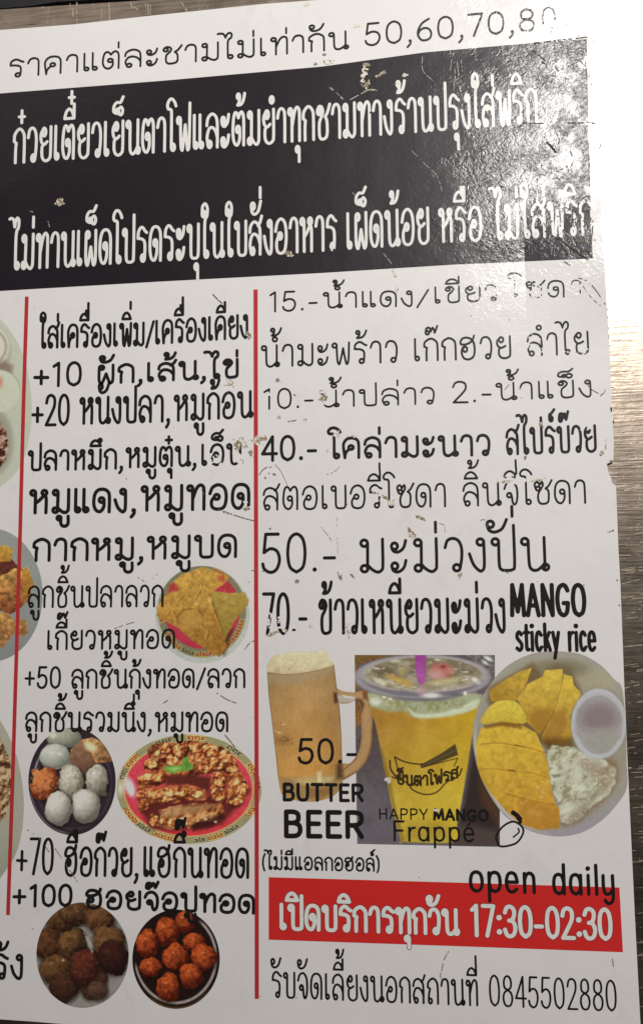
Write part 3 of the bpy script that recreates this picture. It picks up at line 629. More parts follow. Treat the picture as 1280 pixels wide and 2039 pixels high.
line('tall bold 70 baht line', [('70.-', 524, 1262, 612, 1261, 79, 3.4), ('ข้าวเหนียวมะม่วง', 635, 1261, 1007, 1258, 66, 3.2)])
line('bold MANGO lettering', [('MANGO', 1017, 1225, 1167, 1225, 60, 4.4)])
line('bold sticky rice lettering', [('sticky rice', 1028, 1295, 1187, 1295, 52, 3.6)])
line('price on the butter beer mug', [('50.-', 594, 1520, 712, 1520, 47, 3.1)])
line('BUTTER lettering over the mug foot', [('BUTTER', 563, 1593, 724, 1595, 31, 3.4)])
line('large BEER lettering', [('BEER', 565, 1665, 725, 1667, 48, 4.8)])
line('small HAPPY MANGO lettering on the frappe photo', [('HAPPY', 754, 1631, 852, 1632, 20, 1.5), ('MANGO', 863, 1632, 973, 1635, 20, 2.7)])
line('Frappe lettering on the frappe photo', [('Frappe', 782, 1674, 946, 1676, 38, 2.3)])
line('small bracketed line under the mug', [('(ไม่มีแอลกอฮอล์)', 522, 1731, 756, 1735, 25, 1.9)])
line('bold open daily lettering above the red box', [('open', 934, 1775, 1068, 1778, 55, 3.5), ('dail\u00fd', 1100, 1780, 1225, 1782, 55, 3.5)], z=ZT + 4e-5)
line('white line with the opening hours', [('เปิดบริการทุกวัน', 557, 1850, 912, 1861, 48, 3.9), ('17:30-02:30', 938, 1863, 1219, 1871, 59, 4.2)], M_white, under=M_outline, wear=None)
line('thin bottom line with the telephone number', [('รับจัดเลี้ยงนอกสถานที่', 541, 1986, 952, 2003, 50, 2.15), ('0845502880', 974, 2003, 1229, 2014, 60, 2.05)])

# mango doodle
def zz(ox, oy, s, pts): return [(ox + x / s, oy + y / s) for x, y in pts]
D = [(smooth(zz(930, 1290, 4, [(238, 1545), (232, 1500), (285, 1425), (365, 1386), (430, 1420), (446, 1475), (400, 1550), (330, 1578), (262, 1582), (238, 1545)])), 2.0),
     (smooth(zz(930, 1290, 4, [(405, 1440), (412, 1470), (368, 1510)])), 1.6),
     (zz(930, 1290, 4, [(365, 1315), (395, 1335), (420, 1365)]), 4.6), (zz(930, 1290, 4, [(395, 1345), (425, 1390)]), 3.2)]
D2 = [([(930, 1645), (936, 1640)], 1.5)]
ink('accent_mark', D2, M_ink, menu, ZT + 1e-5, None)
ink('mango_doodle', D, M_ink, menu, ZT, None, label='small line drawing of a mango')
# ------------------------------------------------------------------ printed photographs (flat print, painted in colour arrays)
class Canvas:
    def __init__(s, x0, y0, x1, y1, bg, h=1.0, paper=0.69):
        s.h = h; s.x0 = x0; s.y0 = y0; s.paper = paper; s.gain = .90; s.sat = .90
        nx = int((x1 - x0) / h) + 1; ny = int((y1 - y0) / h) + 1
        s.X = x0 + h * np.arange(nx)[None, :] + np.zeros((ny, 1)); s.Y = y0 + h * np.arange(ny)[:, None] + np.zeros((1, nx))
        s.C = np.zeros((ny, nx, 3)) + np.array(bg) / 255.0
        s.F = np.full((ny, nx), -5.0)
    def put(s, m, c):
        c = np.asarray(c, float)
        if c.max() > 1.5: c = c / 255.0
        s.C = s.C * (1 - m[..., None]) + c * m[..., None]
    def ell_d(s, cx, cy, rx, ry, a=0.0):
        a = math.radians(a); dx, dy = s.X - cx, s.Y - cy
        u = (dx * math.cos(a) + dy * math.sin(a)) / rx; v = (-dx * math.sin(a) + dy * math.cos(a)) / ry
        return u, v, (np.hypot(u, v) - 1) * min(rx, ry)
    def poly_d(s, pts):
        d = np.full(s.X.shape, 1e9); ins = np.zeros(s.X.shape, bool)
        n = len(pts)
        for i in range(n):
            ax, ay = pts[i]; bx, by = pts[(i + 1) % n]
            dx, dy = bx - ax, by - ay
            L = dx * dx + dy * dy + 1e-9
            t = np.clip(((s.X - ax) * dx + (s.Y - ay) * dy) / L, 0, 1)
            d = np.minimum(d, np.hypot(s.X - ax - t * dx, s.Y - ay - t * dy))
            if ay != by:
                c = ((ay > s.Y) != (by > s.Y)) & (s.X < (bx - ax) * (s.Y - ay) / (by - ay) + ax)
                ins ^= c
        return np.where(ins, -d, d)
    def m(s, d, soft=1.0): return np.clip(0.5 - d / (2 * soft), 0, 1)
    def ell(s, cx, cy, rx, ry, c, a=0.0, soft=1.0, alpha=1.0):
        _, _, d = s.ell_d(cx, cy, rx, ry, a); s.put(s.m(d, soft) * alpha, c)
    def ring(s, cx, cy, rx, ry, w, c, a=0.0, soft=1.0, alpha=1.0, arc=None):
        _, _, d = s.ell_d(cx, cy, rx, ry, a); k_ = s.m(np.abs(d) - w / 2, soft) * alpha
        if arc:
            th = np.degrees(np.arctan2(s.Y - cy, s.X - cx)) % 360
            lo, hi = arc; mid = (lo + hi) / 2; half = (hi - lo) / 2
            dd = np.abs((th - mid + 180) % 360 - 180)
            k_ = k_ * np.clip((half - dd) / 10, 0, 1)
        s.put(k_, c)
    def poly(s, pts, c, soft=1.0, alpha=1.0, rough=0.0, seed=1):
        d = s.poly_d(pts)
        if rough: d = d + (fbm(s.X, s.Y, 7, seed) - .5) * rough * 2
        s.put(s.m(d, soft) * alpha, c)
    def shaded(s, pts, c0, c1, p0, p1, soft=1.0, tex=0.05, sc=6, seed=1, rough=0.0):
        """polygon with a printed tone running from p0 to p1"""
        d = s.poly_d(pts)
        if rough: d = d + (fbm(s.X, s.Y, 7, seed) - .5) * rough * 2
        vx, vy = p1[0] - p0[0], p1[1] - p0[1]
        t = np.clip(((s.X - p0[0]) * vx + (s.Y - p0[1]) * vy) / (vx * vx + vy * vy), 0, 1)[..., None]
        c = (np.array(c0) * (1 - t) + np.array(c1) * t) / 255.0
        c = c * (1 + (fbm(s.X, s.Y, sc, seed)[..., None] - .5) * 2 * tex * 2)
        s.put(s.m(d, soft), np.clip(c, 0, 1))
    def blob(s, cx, cy, rx, ry, light, dark, a=0.0, tex=0.12, sc=5, seed=1, rough=0.12, hi=None, shadow=True):
        n = fbm(s.X, s.Y, max(rx, ry) * .5, seed + 5)
        if shadow:
            _, _, d = s.ell_d(cx + 1.5, cy + 3, rx * 1.06, ry * 1.06, a); s.put(s.m(d, 4) * .55, (20, 12, 8))
        u, v, d = s.ell_d(cx, cy, rx, ry, a)
        d = d + (n - .5) * min(rx, ry) * rough * 2
        rr = np.clip(np.hypot(s.X - cx, s.Y - cy) / max(rx, ry), 0, 1)
        U = (s.X - cx) / rx; V = (s.Y - cy) / ry
        z = np.sqrt(np.clip(1 - U * U - V * V, 0, 1))
        l = np.clip(-.35 * U - .55 * V + .75 * z, 0, 1)
        l = np.clip(l + (fbm(s.X, s.Y, sc, seed) - .5) * tex * 4, 0, 1)[..., None]
        c = (np.array(dark) * (1 - l) + np.array(light) * l) / 255.0
        s.put(s.m(d, 1.0), np.clip(c, 0, 1))
        if hi: s.ell(cx - rx * .3, cy - ry * .4, rx * .22, ry * .16, hi, soft=3, alpha=.6)
    def crumb(s, d, pal, sc=6, seed=1, soft=1.5, rough=4):
        """fried crumb: palette picked by a noise with steep steps"""
        d = d + (fbm(s.X, s.Y, 10, seed + 9) - .5) * rough * 2
        n = 0.55 * fbm(s.X, s.Y, sc * 2, seed) + .45 * fbm(s.X, s.Y, sc * .8, seed + 2)
        # light from the upper left inside the noise
        n2 = 0.55 * fbm(s.X + 2, s.Y + 2.5, sc * 2, seed) + .45 * fbm(s.X + 2, s.Y + 2.5, sc * .8, seed + 2)
        lo = fbm(s.X, s.Y, sc * 2.6, seed + 33, 2); lo2 = fbm(s.X + 4, s.Y + 5, sc * 2.6, seed + 33, 2)
        t = np.clip((n - .28) / .44 * .40 + (n - n2) * 1.6 + (lo - .5) * .9 + (lo - lo2) * 1.3 + .30, 0, .999) * (len(pal) - 1)
        i = np.floor(t).astype(int); f = (t - i)[..., None]
        P = np.array(pal, float) / 255
        s.put(s.m(d, soft), P[i] * (1 - f) + P[np.minimum(i + 1, len(pal) - 1)] * f)
    def chunk(s, x, y, rx, ry, a, pal, seed):
        _, _, d = s.ell_d(x + 1, y + 3, rx * 1.1, ry * 1.15, a); s.put(s.m(d, 3) * .6, (48, 18, 12))
        u, v, d = s.ell_d(x, y, rx, ry, a)
        s.crumb(d, pal, 4.5, seed, rough=3.5)
        s.put(s.m(s.ell_d(x - rx * .15, y - ry * .3, rx * .6, ry * .4, a)[2], 4) * .12, (216, 150, 86))
    def mottle(s, amt=.03, sc=3, seed=2):
        s.C = np.clip(s.C * (1 + (fbm(s.X, s.Y, sc, seed) - .5)[..., None] * 2 * amt), 0, 1)
    def keys(s, cx, cy, rx, ry, w, col1, col2, n, arcs, a=0):
        """meander border of the plate"""
        u, v, d = s.ell_d(cx, cy, rx, ry, a)
        th = (np.degrees(np.arctan2(v, u)) % 360)
        for lo, hi in arcs:
            t = (th - lo) / 360 * n
            fx_ = t - np.floor(t); fy_ = (d + w / 2) / w
            inside = (th >= lo) & (th <= hi) & (np.abs(d) < w / 2)
            g = np.zeros(s.X.shape, bool)
            g |= (fy_ > .78); g |= (fx_ < .16); g |= (fy_ < .2) & (fx_ < .8); g |= (fx_ > .66) & (fx_ < .82) & (fy_ < .6); g |= (fy_ > .42) & (fy_ < .6) & (fx_ > .36) & (fx_ < .82)
            s.put((inside & ~g) * 1.0, col1); s.put((inside & g) * 1.0, col2)
    def make(s, name, label, z=ZP, mat=None):
        F = s.F
        g_ = s.C.mean(2, keepdims=True)
        s.C = (s.C * s.sat + g_ * (1 - s.sat)) * s.gain
        alb = s2l(np.clip(s.C, 0, 1)) / s2l(s.paper) * 0.80
        alb = np.clip(alb, 0.004, 0.85)
        P, S, full = contour(F, merge=False)
        P = P[:0] if len(S) == 0 else P
        # boundary cells: own vertices; inner cells: shared grid
        ny, nx = F.shape
        iu = np.clip(P[:, 0], 0, nx - 1.001); iv = np.clip(P[:, 1], 0, ny - 1.001)
        a0 = iu.astype(int); b0 = iv.astype(int); fu = (iu - a0)[:, None]; fv = (iv - b0)[:, None]
        cb = (alb[b0, a0] * (1 - fu) + alb[b0, a0 + 1] * fu) * (1 - fv) + (alb[b0 + 1, a0] * (1 - fu) + alb[b0 + 1, a0 + 1] * fu) * fv
        used = np.zeros(F.shape, bool); j, i = np.nonzero(full)
        for (dx, dy) in COFF: used[j + dy, i + dx] = True
        idx = -np.ones(F.shape, int); idx[used] = np.arange(used.sum())
        vj, vi = np.nonzero(used)
        pts = np.stack([vi, vj], 1).astype(float)
        quads = np.stack([idx[j + dy, i + dx] for dx, dy in COFF], 1) if len(j) else np.zeros((0, 4), int)
        base = len(pts)
        allp = np.concatenate([pts, P]) * s.h + [s.x0, s.y0]
        index = np.concatenate([quads.ravel(), base + np.arange(len(P))])
        sizes = np.concatenate([np.full(len(quads), 4), S]).astype(int)
        colr = np.concatenate([alb[vj, vi], cb])
        return build(name, allp, sizes, index, z, mat or M_photo, menu, colr, label)

# ---- partial plates at the left edge
c = Canvas(-14, 615, 68, 985, (186, 192, 172), paper=.745)
P_ = smooth([(-14, 618), (0, 634), (22, 660), (43, 698), (57, 750), (63, 805), (61, 855), (50, 905), (30, 943), (0, 970), (-14, 978), (-14, 800)], closed=True)
c.F = c.poly_d(P_)
c.ell(-30, 700, 52, 62, (170, 172, 150), soft=4); c.ell(-22, 690, 40, 45, (205, 205, 185), soft=3); c.ring(-20, 690, 32, 34, 3, (120, 105, 85), soft=3, alpha=.7)
c.poly([(-14, 722), (10, 718), (26, 728), (24, 742), (-14, 752)], (135, 112, 95), soft=5, alpha=.85)
c.ell(-20, 880, 46, 70, (140, 135, 118), soft=6, alpha=.7)
c.ell(-2, 778, 42, 42, (196, 201, 178), soft=1.5); c.ring(-2, 778, 42, 42, 2, (150, 145, 125), soft=1.2, alpha=.7, arc=(270, 359)); c.ell(0, 760, 5, 9, (205, 120, 80), soft=4, alpha=.8)
c.crumb(c.ell_d(-22, 885, 38, 54)[2], [(50, 22, 15), (100, 55, 40), (150, 105, 85), (195, 165, 145)], 5, 3)
c.mottle(.03); c.make('plate_photo', 'printed pale green plate cut by the left red rule, uppermost')

c = Canvas(-14, 1035, 92, 1335, (140, 146, 140), paper=.72)
c.F = c.ell_d(-18, 1185, 103, 133)[2]
_, _, d = c.ell_d(-18, 1185, 103, 133)
c.put(np.clip((c.Y - 1150) / 160, 0, 1) * .5, (120, 118, 128))
c.shaded([(-14, 1115), (22, 1112), (36, 1128), (30, 1150), (0, 1160), (-14, 1160)], (95, 45, 35), (80, 40, 30), (0, 1130), (0, 1170), tex=.2)
c.shaded([(-14, 1090), (8, 1086), (27, 1092), (22, 1118), (-14, 1120)], (200, 155, 60), (165, 115, 40), (0, 1085), (0, 1122), tex=.12, rough=2)
c.shaded([(-14, 1155), (20, 1138), (34, 1130), (56, 1130), (64, 1158), (62, 1180), (45, 1210), (20, 1222), (-14, 1212)], (198, 150, 75), (120, 60, 35), (10, 1140), (20, 1222), tex=.25, rough=4, seed=4)
c.shaded([(44, 1135), (58, 1135), (66, 1165), (56, 1200), (44, 1195)], (185, 130, 50), (150, 95, 40), (50, 1140), (50, 1200), tex=.15, rough=3)
c.shaded([(-14, 1220), (18, 1222), (34, 1245), (28, 1265), (10, 1272), (-14, 1262)], (200, 150, 80), (150, 95, 50), (0, 1222), (0, 1270), tex=.2, rough=4, seed=8)
c.shaded([(36, 1232), (52, 1236), (58, 1255), (46, 1270), (34, 1262)], (185, 140, 75), (140, 90, 50), (40, 1235), (40, 1270), tex=.2, rough=3, seed=9)
c.shaded([(-14, 1268), (10, 1262), (18, 1272), (6, 1290), (-14, 1286)], (190, 140, 75), (140, 90, 45), (0, 1262), (0, 1290), tex=.2, rough=3, seed=10)
c.put(c.m(c.ell_d(-18, 1185, 103, 133)[2] + 8, 8) * 0, (0, 0, 0))
c.mottle(.04); c.make('plate_photo', 'printed grey plate of fried tofu cubes cut by the left red rule')

c = Canvas(-14, 1415, 52, 1775, (150, 150, 132), paper=.67)
P_ = smooth([(-14, 1412), (0, 1434), (22, 1475), (38, 1525), (47, 1585), (45, 1645), (32, 1700), (0, 1750), (-14, 1762), (-14, 1600)], closed=True)
c.F = c.poly_d(P_)
c.put(np.clip((c.Y - 1660) / 80, 0, 1) * .5, (120, 130, 112))
c.crumb(c.ell_d(-40, 1555, 64, 108)[2], [(70, 42, 25), (125, 90, 58), (160, 128, 88), (190, 165, 125)], 5, 13)
c.mottle(.03); c.make('plate_photo', 'printed plate of minced meat cut by the left red rule, lowermost')

# ---- fried wontons on a red rimmed plate
c = Canvas(305, 1122, 500, 1326, (176, 182, 172), paper=.71)
c.F = np.minimum(c.ell_d(403, 1224, 94, 97)[2], c.poly_d([(440, 1150), (490, 1180), (497, 1195), (490, 1215), (470, 1220)]))
c.ell(402, 1218, 88, 92, (120, 118, 88)); c.keys(402, 1218, 82, 86, 10, (150, 40, 35), (168, 150, 80), 40, [(10, 60), (75, 100), (120, 150), (165, 190), (285, 310)])
c.keys(402, 1218, 82, 86, 10, (60, 55, 50), (140, 135, 95), 40, [(60, 74), (100, 119), (190, 205), (340, 359)])
c.ell(402, 1214, 76, 78, (178, 42, 62)); c.put(c.m(c.ell_d(402, 1214, 76, 78)[2], 1) * (fbm(c.X, c.Y, 4, 3) - .3) * .5, (210, 80, 110))
Z = lambda p: zz(0, 1120, 2.4615, p)
c.poly(Z([(900, 330), (1075, 445), (1100, 455), (1140, 330), (1060, 250)]), (70, 25, 15), soft=5, alpha=.8)
c.shaded(Z([(1030, 140), (1130, 150), (1200, 148), (1222, 198), (1150, 290), (1112, 360), (1095, 405), (1060, 330), (1030, 220)]), (172, 146, 62), (136, 108, 40), (440, 1180), (470, 1280), tex=.06, seed=21, rough=2)
c.poly(Z([(1015, 160), (1035, 160), (1085, 330), (1095, 420), (1060, 330)]), (88, 58, 18), soft=4, alpha=.75)
c.shaded(Z([(845, 95), (900, 55), (1000, 22), (1055, 45), (1125, 72), (1090, 110), (1040, 145), (1035, 200), (1085, 330), (1112, 415), (1075, 462), (1010, 430), (930, 375), (868, 320), (768, 262), (772, 215), (820, 150), (880, 135)]),
         (196, 152, 62), (154, 106, 38), (380, 1130), (420, 1290), tex=.11, seed=22, rough=2)
c.ring(379, 1232, 26, 19, 2.5, (118, 78, 24), soft=1.6, alpha=.75, arc=(150, 380)); c.ell(380, 1238, 22, 16, (186, 142, 66), soft=6, alpha=.6)
for q in ([(845, 100), (880, 170), (870, 190), (900, 160)], [(1020, 150), (1035, 200), (1085, 330)], [(930, 60), (990, 110), (960, 170)], [(870, 320), (940, 350), (1000, 420)], [(800, 200), (830, 230), (820, 260)], [(1000, 270), (1020, 330), (1010, 380)]):
    pp = smooth(Z(q)); c.poly(pp + [(x + 1.8, y + 1.4) for x, y in reversed(pp)], (112, 72, 24), soft=1.3, alpha=.7); c.poly([(x - 2, y - 1.5) for x, y in pp] + [(x - .6, y - .4) for x, y in reversed(pp)], (224, 184, 100), soft=1.2, alpha=.6)
c.put(c.m(c.ell_d(400, 1200, 70, 60)[2], 8) * np.clip((fbm(c.X, c.Y, 11, 36) - .55) * 3, 0, 1) * .4, (140, 92, 36))
c.ell(418, 1195, 4, 5, (232, 206, 110), soft=3, alpha=.7); c.ell(391, 1203, 4, 3, (228, 200, 110), soft=2, alpha=.6); c.ell(425, 1232, 3, 5, (150, 90, 34), soft=2, alpha=.6)
c.ell(345, 1168, 10, 6, (170, 50, 40), soft=3, alpha=.7); c.ell(440, 1152, 8, 7, (180, 60, 40), soft=3, alpha=.6); c.ell(452, 1172, 9, 4, (165, 45, 35), soft=2, alpha=.6)
c.put(np.clip(fbm(c.X, c.Y, 8, 31) - .62, 0, 1) * 1.5 * c.m(c.ell_d(400, 1200, 70, 60)[2], 8), (222, 185, 105))
c.mottle(.06); c.make('plate_photo', 'printed red plate of golden fried wontons')

# ---- fish balls
c = Canvas(53, 1447, 234, 1666, (44, 34, 42), paper=.67)
c.F = c.ell_d(143.5, 1556.5, 87, 107)[2]
Z = lambda p: zz(0, 1440, 2.4615, p)
c.ring(147, 1560, 80, 99, 3.5, (150, 148, 150), soft=1.2, alpha=.85, arc=(165, 250)); c.ring(143, 1556, 84, 104, 2, (120, 115, 120), soft=1, alpha=.8, arc=(90, 170))
c.ring(147, 1560, 74, 92, 3, (70, 55, 68), soft=2, alpha=.8)
c.blob(128, 1470, 34, 20, (160, 162, 142), (95, 96, 84), seed=2, tex=.05)
c.blob(110, 1508, 32, 26, (186, 190, 178), (105, 108, 98), seed=3, tex=.06)
c.shaded(Z([(340, 210), (345, 130), (400, 80), (450, 78), (470, 200), (410, 252)]), (150, 112, 82), (95, 65, 48), (140, 1470), (170, 1540), tex=.1)
c.shaded(Z([(400, 85), (455, 70), (520, 105), (552, 190), (470, 200), (440, 130)]), (205, 160, 95), (110, 72, 45), (165, 1475), (215, 1520), tex=.25, seed=8)
c.ell(180, 1488, 12, 8, (235, 215, 170), a=30, soft=4, alpha=.8)
c.blob(87, 1560, 28, 33, (205, 118, 62), (92, 36, 18), seed=11, tex=.22, sc=6, rough=.35)
c.blob(142, 1558, 24, 34, (196, 190, 172), (95, 88, 72), seed=12, tex=.16, rough=.3)
c.blob(193, 1555, 24, 33, (184, 180, 164), (80, 74, 64), seed=13, tex=.16, rough=.3)
c.blob(170, 1606, 28, 34, (204, 200, 188), (96, 92, 84), seed=15, tex=.09, rough=.18)
c.blob(116, 1611, 27, 35, (208, 205, 192), (98, 94, 86), seed=16, tex=.09, rough=.18)
c.ell(106, 1465, 6, 5, (225, 215, 190), soft=3, alpha=.7)
c.put(np.clip((fbm(c.X, c.Y, 6, 91) - .55) * 4, 0, 1) * .35 * (c.m(c.ell_d(142, 1558, 24, 34)[2]) + c.m(c.ell_d(193, 1555, 24, 33)[2])).clip(0, 1), (110, 98, 76))
for (x, y) in [(108, 1594), (162, 1590), (104, 1500), (136, 1545), (118, 1502), (188, 1540)]: c.ell(x, y, 3, 2, (236, 236, 228), soft=2, alpha=.6)
c.put(c.m(c.ell_d(87, 1560, 28, 33)[2]) * np.clip((fbm(c.X, c.Y, 5, 92) - .5) * 4, 0, 1) * .5, (222, 150, 96))
c.gain = .92; c.mottle(.06); c.make('plate_photo', 'printed dark bowl of white fish balls and one orange ball')

# ---- crispy pork plate
c = Canvas(228, 1456, 524, 1686, (126, 122, 84), paper=.67)
cx, cy = 376.5, 1572
c.F = c.ell_d(cx, cy, 144, 109, 1)[2]
c.keys(cx, cy, 137, 103, 11, (120, 40, 25), (176, 150, 84), 64, [(60, 74), (100, 122), (139, 158), (205, 222), (268, 284), (330, 344), (20, 31)])
c.keys(cx, cy, 137, 103, 11, (45, 38, 42), (146, 140, 100), 64, [(44, 59), (76, 86), (124, 138), (190, 203), (240, 256), (303, 318), (350, 359)])
c.ell(cx - 1, cy, 129, 95, (190, 150, 85)); c.ell(cx - 1, cy, 127, 93, (170, 44, 56))
m_ = c.m(c.ell_d(cx - 1, cy, 126, 92)[2], 1)
c.put(m_ * np.clip(fbm(c.X, c.Y, 3, 5) - .35, 0, 1) * 1.2, (200, 78, 100)); c.put(m_ * np.clip((c.Y - 1600) / 60, 0, 1) * .5, (190, 35, 35))
c.ell(258, 1567, 10, 20, (222, 178, 178), a=-20, soft=4, alpha=.9); c.ell(262, 1578, 4, 6, (240, 225, 215), soft=2, alpha=.8); c.ell(240, 1570, 6, 14, (190, 192, 172), soft=4, alpha=.7)
Z = lambda p: zz(230, 1450, 4.267, p)
c.poly(Z([(210, 700), (300, 850), (500, 880), (900, 820), (1010, 700), (1090, 620), (900, 560), (300, 620)]), (60, 22, 16), soft=6, alpha=.8)
PAL = [(62, 24, 14), (104, 46, 22), (140, 70, 34), (168, 94, 48), (190, 124, 74)]
c.crumb(c.poly_d(Z([(290, 150), (420, 110), (560, 130), (640, 100), (760, 130), (900, 150), (1000, 220), (1050, 330), (1000, 400), (830, 390), (640, 420), (420, 400), (250, 360), (240, 300), (300, 250)])), PAL, 7, 41)
c.crumb(c.poly_d(Z([(330, 180), (450, 170), (430, 290), (340, 330), (260, 320), (290, 230)])), [(50, 18, 14), (95, 40, 22), (150, 85, 50), (190, 130, 90)], 6, 42)
c.crumb(c.poly_d(Z([(220, 400), (330, 375), (430, 400), (430, 470), (300, 510), (180, 530), (195, 450)])), PAL, 6, 43)
c.poly(Z([(420, 400), (540, 400), (640, 400), (820, 420), (800, 560), (640, 490), (430, 490)]), (62, 28, 18), soft=5, alpha=.85)
c.crumb(c.poly_d(Z([(190, 570), (300, 510), (480, 495), (620, 480), (760, 520), (770, 610), (600, 620), (460, 640), (300, 650), (220, 715), (185, 640)])), PAL, 7, 44)
c.crumb(c.poly_d(Z([(820, 400), (940, 390), (950, 560), (900, 640), (820, 610), (800, 500)])), PAL, 7, 45)
c.crumb(c.poly_d(Z([(950, 380), (1060, 370), (1130, 500), (1120, 590), (1020, 670), (940, 640), (960, 500)])), PAL, 7, 46)
c.crumb(c.poly_d(Z([(300, 740), (420, 680), (640, 640), (900, 640), (930, 720), (880, 790), (700, 810), (600, 860), (400, 850), (310, 830)])), [(80, 35, 18), (125, 68, 34), (168, 108, 58), (196, 146, 92)], 8, 47)
rq = np.random.RandomState(8)
for q_, (x, y, rx, ry, a) in enumerate([(330, 190, 55, 45, 20), (430, 170, 50, 40, -20), (540, 190, 55, 55, 40), (680, 170, 60, 50, 0), (800, 190, 70, 50, 20), (920, 240, 70, 50, 30), (300, 300, 60, 40, 10), (480, 270, 50, 50, 60), (700, 240, 50, 40, -20),
        (840, 300, 70, 50, 10), (980, 330, 60, 45, 30), (760, 330, 60, 42, -10), (260, 430, 70, 42, -15), (360, 420, 60, 36, 0), (240, 560, 60, 45, -40), (340, 560, 70, 45, 0), (450, 550, 55, 40, 10), (560, 540, 60, 40, -10), (690, 550, 60, 42, 10), (240, 650, 50, 45, -50),
        (400, 610, 80, 25, -5), (880, 440, 60, 50, 70), (870, 560, 55, 60, 80), (1010, 440, 60, 60, 70), (1070, 520, 55, 60, 70), (1020, 610, 60, 50, -30), (330, 790, 50, 45, 0), (440, 800, 70, 36, 10), (560, 810, 50, 30, 0)]):
    p_ = Z([(x, y)])[0]; c.chunk(p_[0], p_[1], rx / 4.267, ry / 4.267, a, [(80, 36, 20), (136, 66, 30), (176, 98, 46), (202, 130, 72), (220, 168, 112)], 300 + q_)
c.shaded(Z([(380, 720), (500, 670), (800, 650), (860, 665), (700, 720), (560, 740), (420, 760)]), (158, 120, 78), (130, 88, 52), (320, 1610), (430, 1620), soft=4, tex=.1)
c.poly(Z([(640, 830), (700, 790), (900, 730), (930, 760), (820, 850), (660, 880)]), (45, 20, 16), soft=4, alpha=.8, rough=3)
for (x, y, r_) in [(765, 775, 3.2), (700, 790, 2.2), (850, 800, 2.6), (560, 770, 2.2), (900, 520, 2), (370, 575, 2)]: 
    q = Z([(x, y)])[0]; c.ell(q[0], q[1], r_, r_ * .8, (225, 185, 150), soft=1.5, alpha=.85)
c.poly(Z([(400, 345), (440, 320), (520, 318), (545, 330), (575, 260), (620, 240), (625, 290), (665, 320), (650, 355), (590, 370), (545, 365), (500, 390), (440, 375)]), (88, 132, 48), soft=1.2, rough=2)
c.poly(Z([(440, 345), (520, 330), (560, 340), (500, 370)]), (138, 176, 88), soft=3, alpha=.8); c.poly(Z([(580, 300), (610, 270), (640, 325), (600, 350)]), (70, 108, 42), soft=2, alpha=.8)
c.poly(Z([(620, 150), (600, 200), (580, 250), (600, 245), (630, 180)]), (38, 20, 12), soft=1.5)
c.gain = 1.02; c.mottle(.06); c.make('plate_photo', 'printed oval plate of crispy pork topped with a green leaf')

# ---- spring rolls
c = Canvas(70, 1796, 260, 2012, (158, 156, 148), paper=.645)
c.F = c.ell_d(164.5, 1903, 92, 105)[2]
Z = lambda p: zz(0, 1680, 2.4615, p)
def rl(x, y, rx, ry, L, Dk, a=0, seed=1, tex=.16): c.blob(x / 2.4615, 1680 + y / 2.4615, rx / 2.4615, ry / 2.4615, L, Dk, a, tex=tex * 1.4, seed=seed, sc=6, rough=.24)
rl(300, 360, 90, 78, (122, 84, 50), (46, 26, 16), 20, 51); rl(365, 340, 75, 60, (128, 90, 54), (50, 28, 18), 20, 52)
rl(490, 370, 75, 70, (134, 92, 56), (48, 26, 16), 30, 53); rl(235, 495, 72, 85, (118, 74, 42), (44, 24, 16), 0, 54)
rl(355, 495, 70, 80, (138, 98, 56), (50, 30, 18), 20, 55); rl(270, 620, 82, 75, (132, 92, 48), (58, 34, 18), 0, 56)
rl(320, 700, 70, 80, (88, 54, 38), (44, 26, 22), 20, 57); c.poly(Z([(340, 540), (400, 480), (450, 520), (440, 640), (380, 650)]), (32, 20, 16), soft=6, alpha=.8)
rl(455, 670, 68, 95, (120, 80, 52), (62, 40, 30), 10, 58); rl(535, 480, 82, 78, (142, 98, 58), (56, 32, 18), 10, 59)
rl(555, 560, 74, 85, (72, 36, 28), (34, 16, 14), -10, 60); rl(415, 610, 72, 92, (112, 52, 36), (50, 22, 18), 10, 61)
rl(480, 720, 50, 45, (108, 78, 60), (66, 46, 38), 30, 62)
c.poly(Z([(418, 455), (440, 460), (458, 530), (452, 540), (430, 500)]), (180, 178, 170), soft=2)
c.ell(102, 1919, 4, 2.5, (205, 170, 120), soft=2, alpha=.7); c.ell(126, 1913, 2.5, 2, (225, 205, 180), soft=1.2)
c.put(np.clip((fbm(c.X, c.Y, 9, 77) - .5) * 3, 0, 1) * .45 * c.m(c.ell_d(150, 1895, 70, 90)[2], 5), (40, 24, 16)); c.put(np.clip((fbm(c.X, c.Y, 4, 78) - .6) * 5, 0, 1) * .3 * c.m(c.ell_d(150, 1885, 70, 80)[2], 5), (190, 140, 90))
c.gain = .70; c.sat = 1.0; c.mottle(.14, 3); c.make('plate_photo', 'printed round plate of dark brown fried rolls')

# ---- fried balls
c = Canvas(262, 1808, 440, 2014, (30, 18, 16), paper=.645)
c.F = np.maximum(c.ell_d(350.5, 1911, 87, 99)[2], -9)
c.ring(350, 1908, 80, 90, 5, (170, 160, 152), soft=1.5, arc=(-60, 175)); c.ring(351, 1914, 84, 95, 4, (96, 72, 42), soft=2, arc=(40, 130)); c.ring(345, 1905, 72, 78, 5, (150, 142, 138), soft=2, arc=(215, 262), alpha=.8)
c.ell(345, 1905, 74, 84, (30, 17, 15), soft=2)
for i_, (x, y, rx, ry) in enumerate([(905, 385, 50, 52), (820, 430, 58, 70), (720, 492, 55, 72), (950, 485, 52, 48), (1000, 560, 62, 68), (740, 608, 56, 50), (860, 560, 62, 72), (935, 650, 58, 62), (825, 705, 60, 72)]):
    c.blob(x / 2.4615, 1680 + y / 2.4615, rx / 2.4615, ry / 2.4615, (200, 92, 44), (70, 20, 10), seed=70 + i_, tex=.26, sc=6, rough=.26)
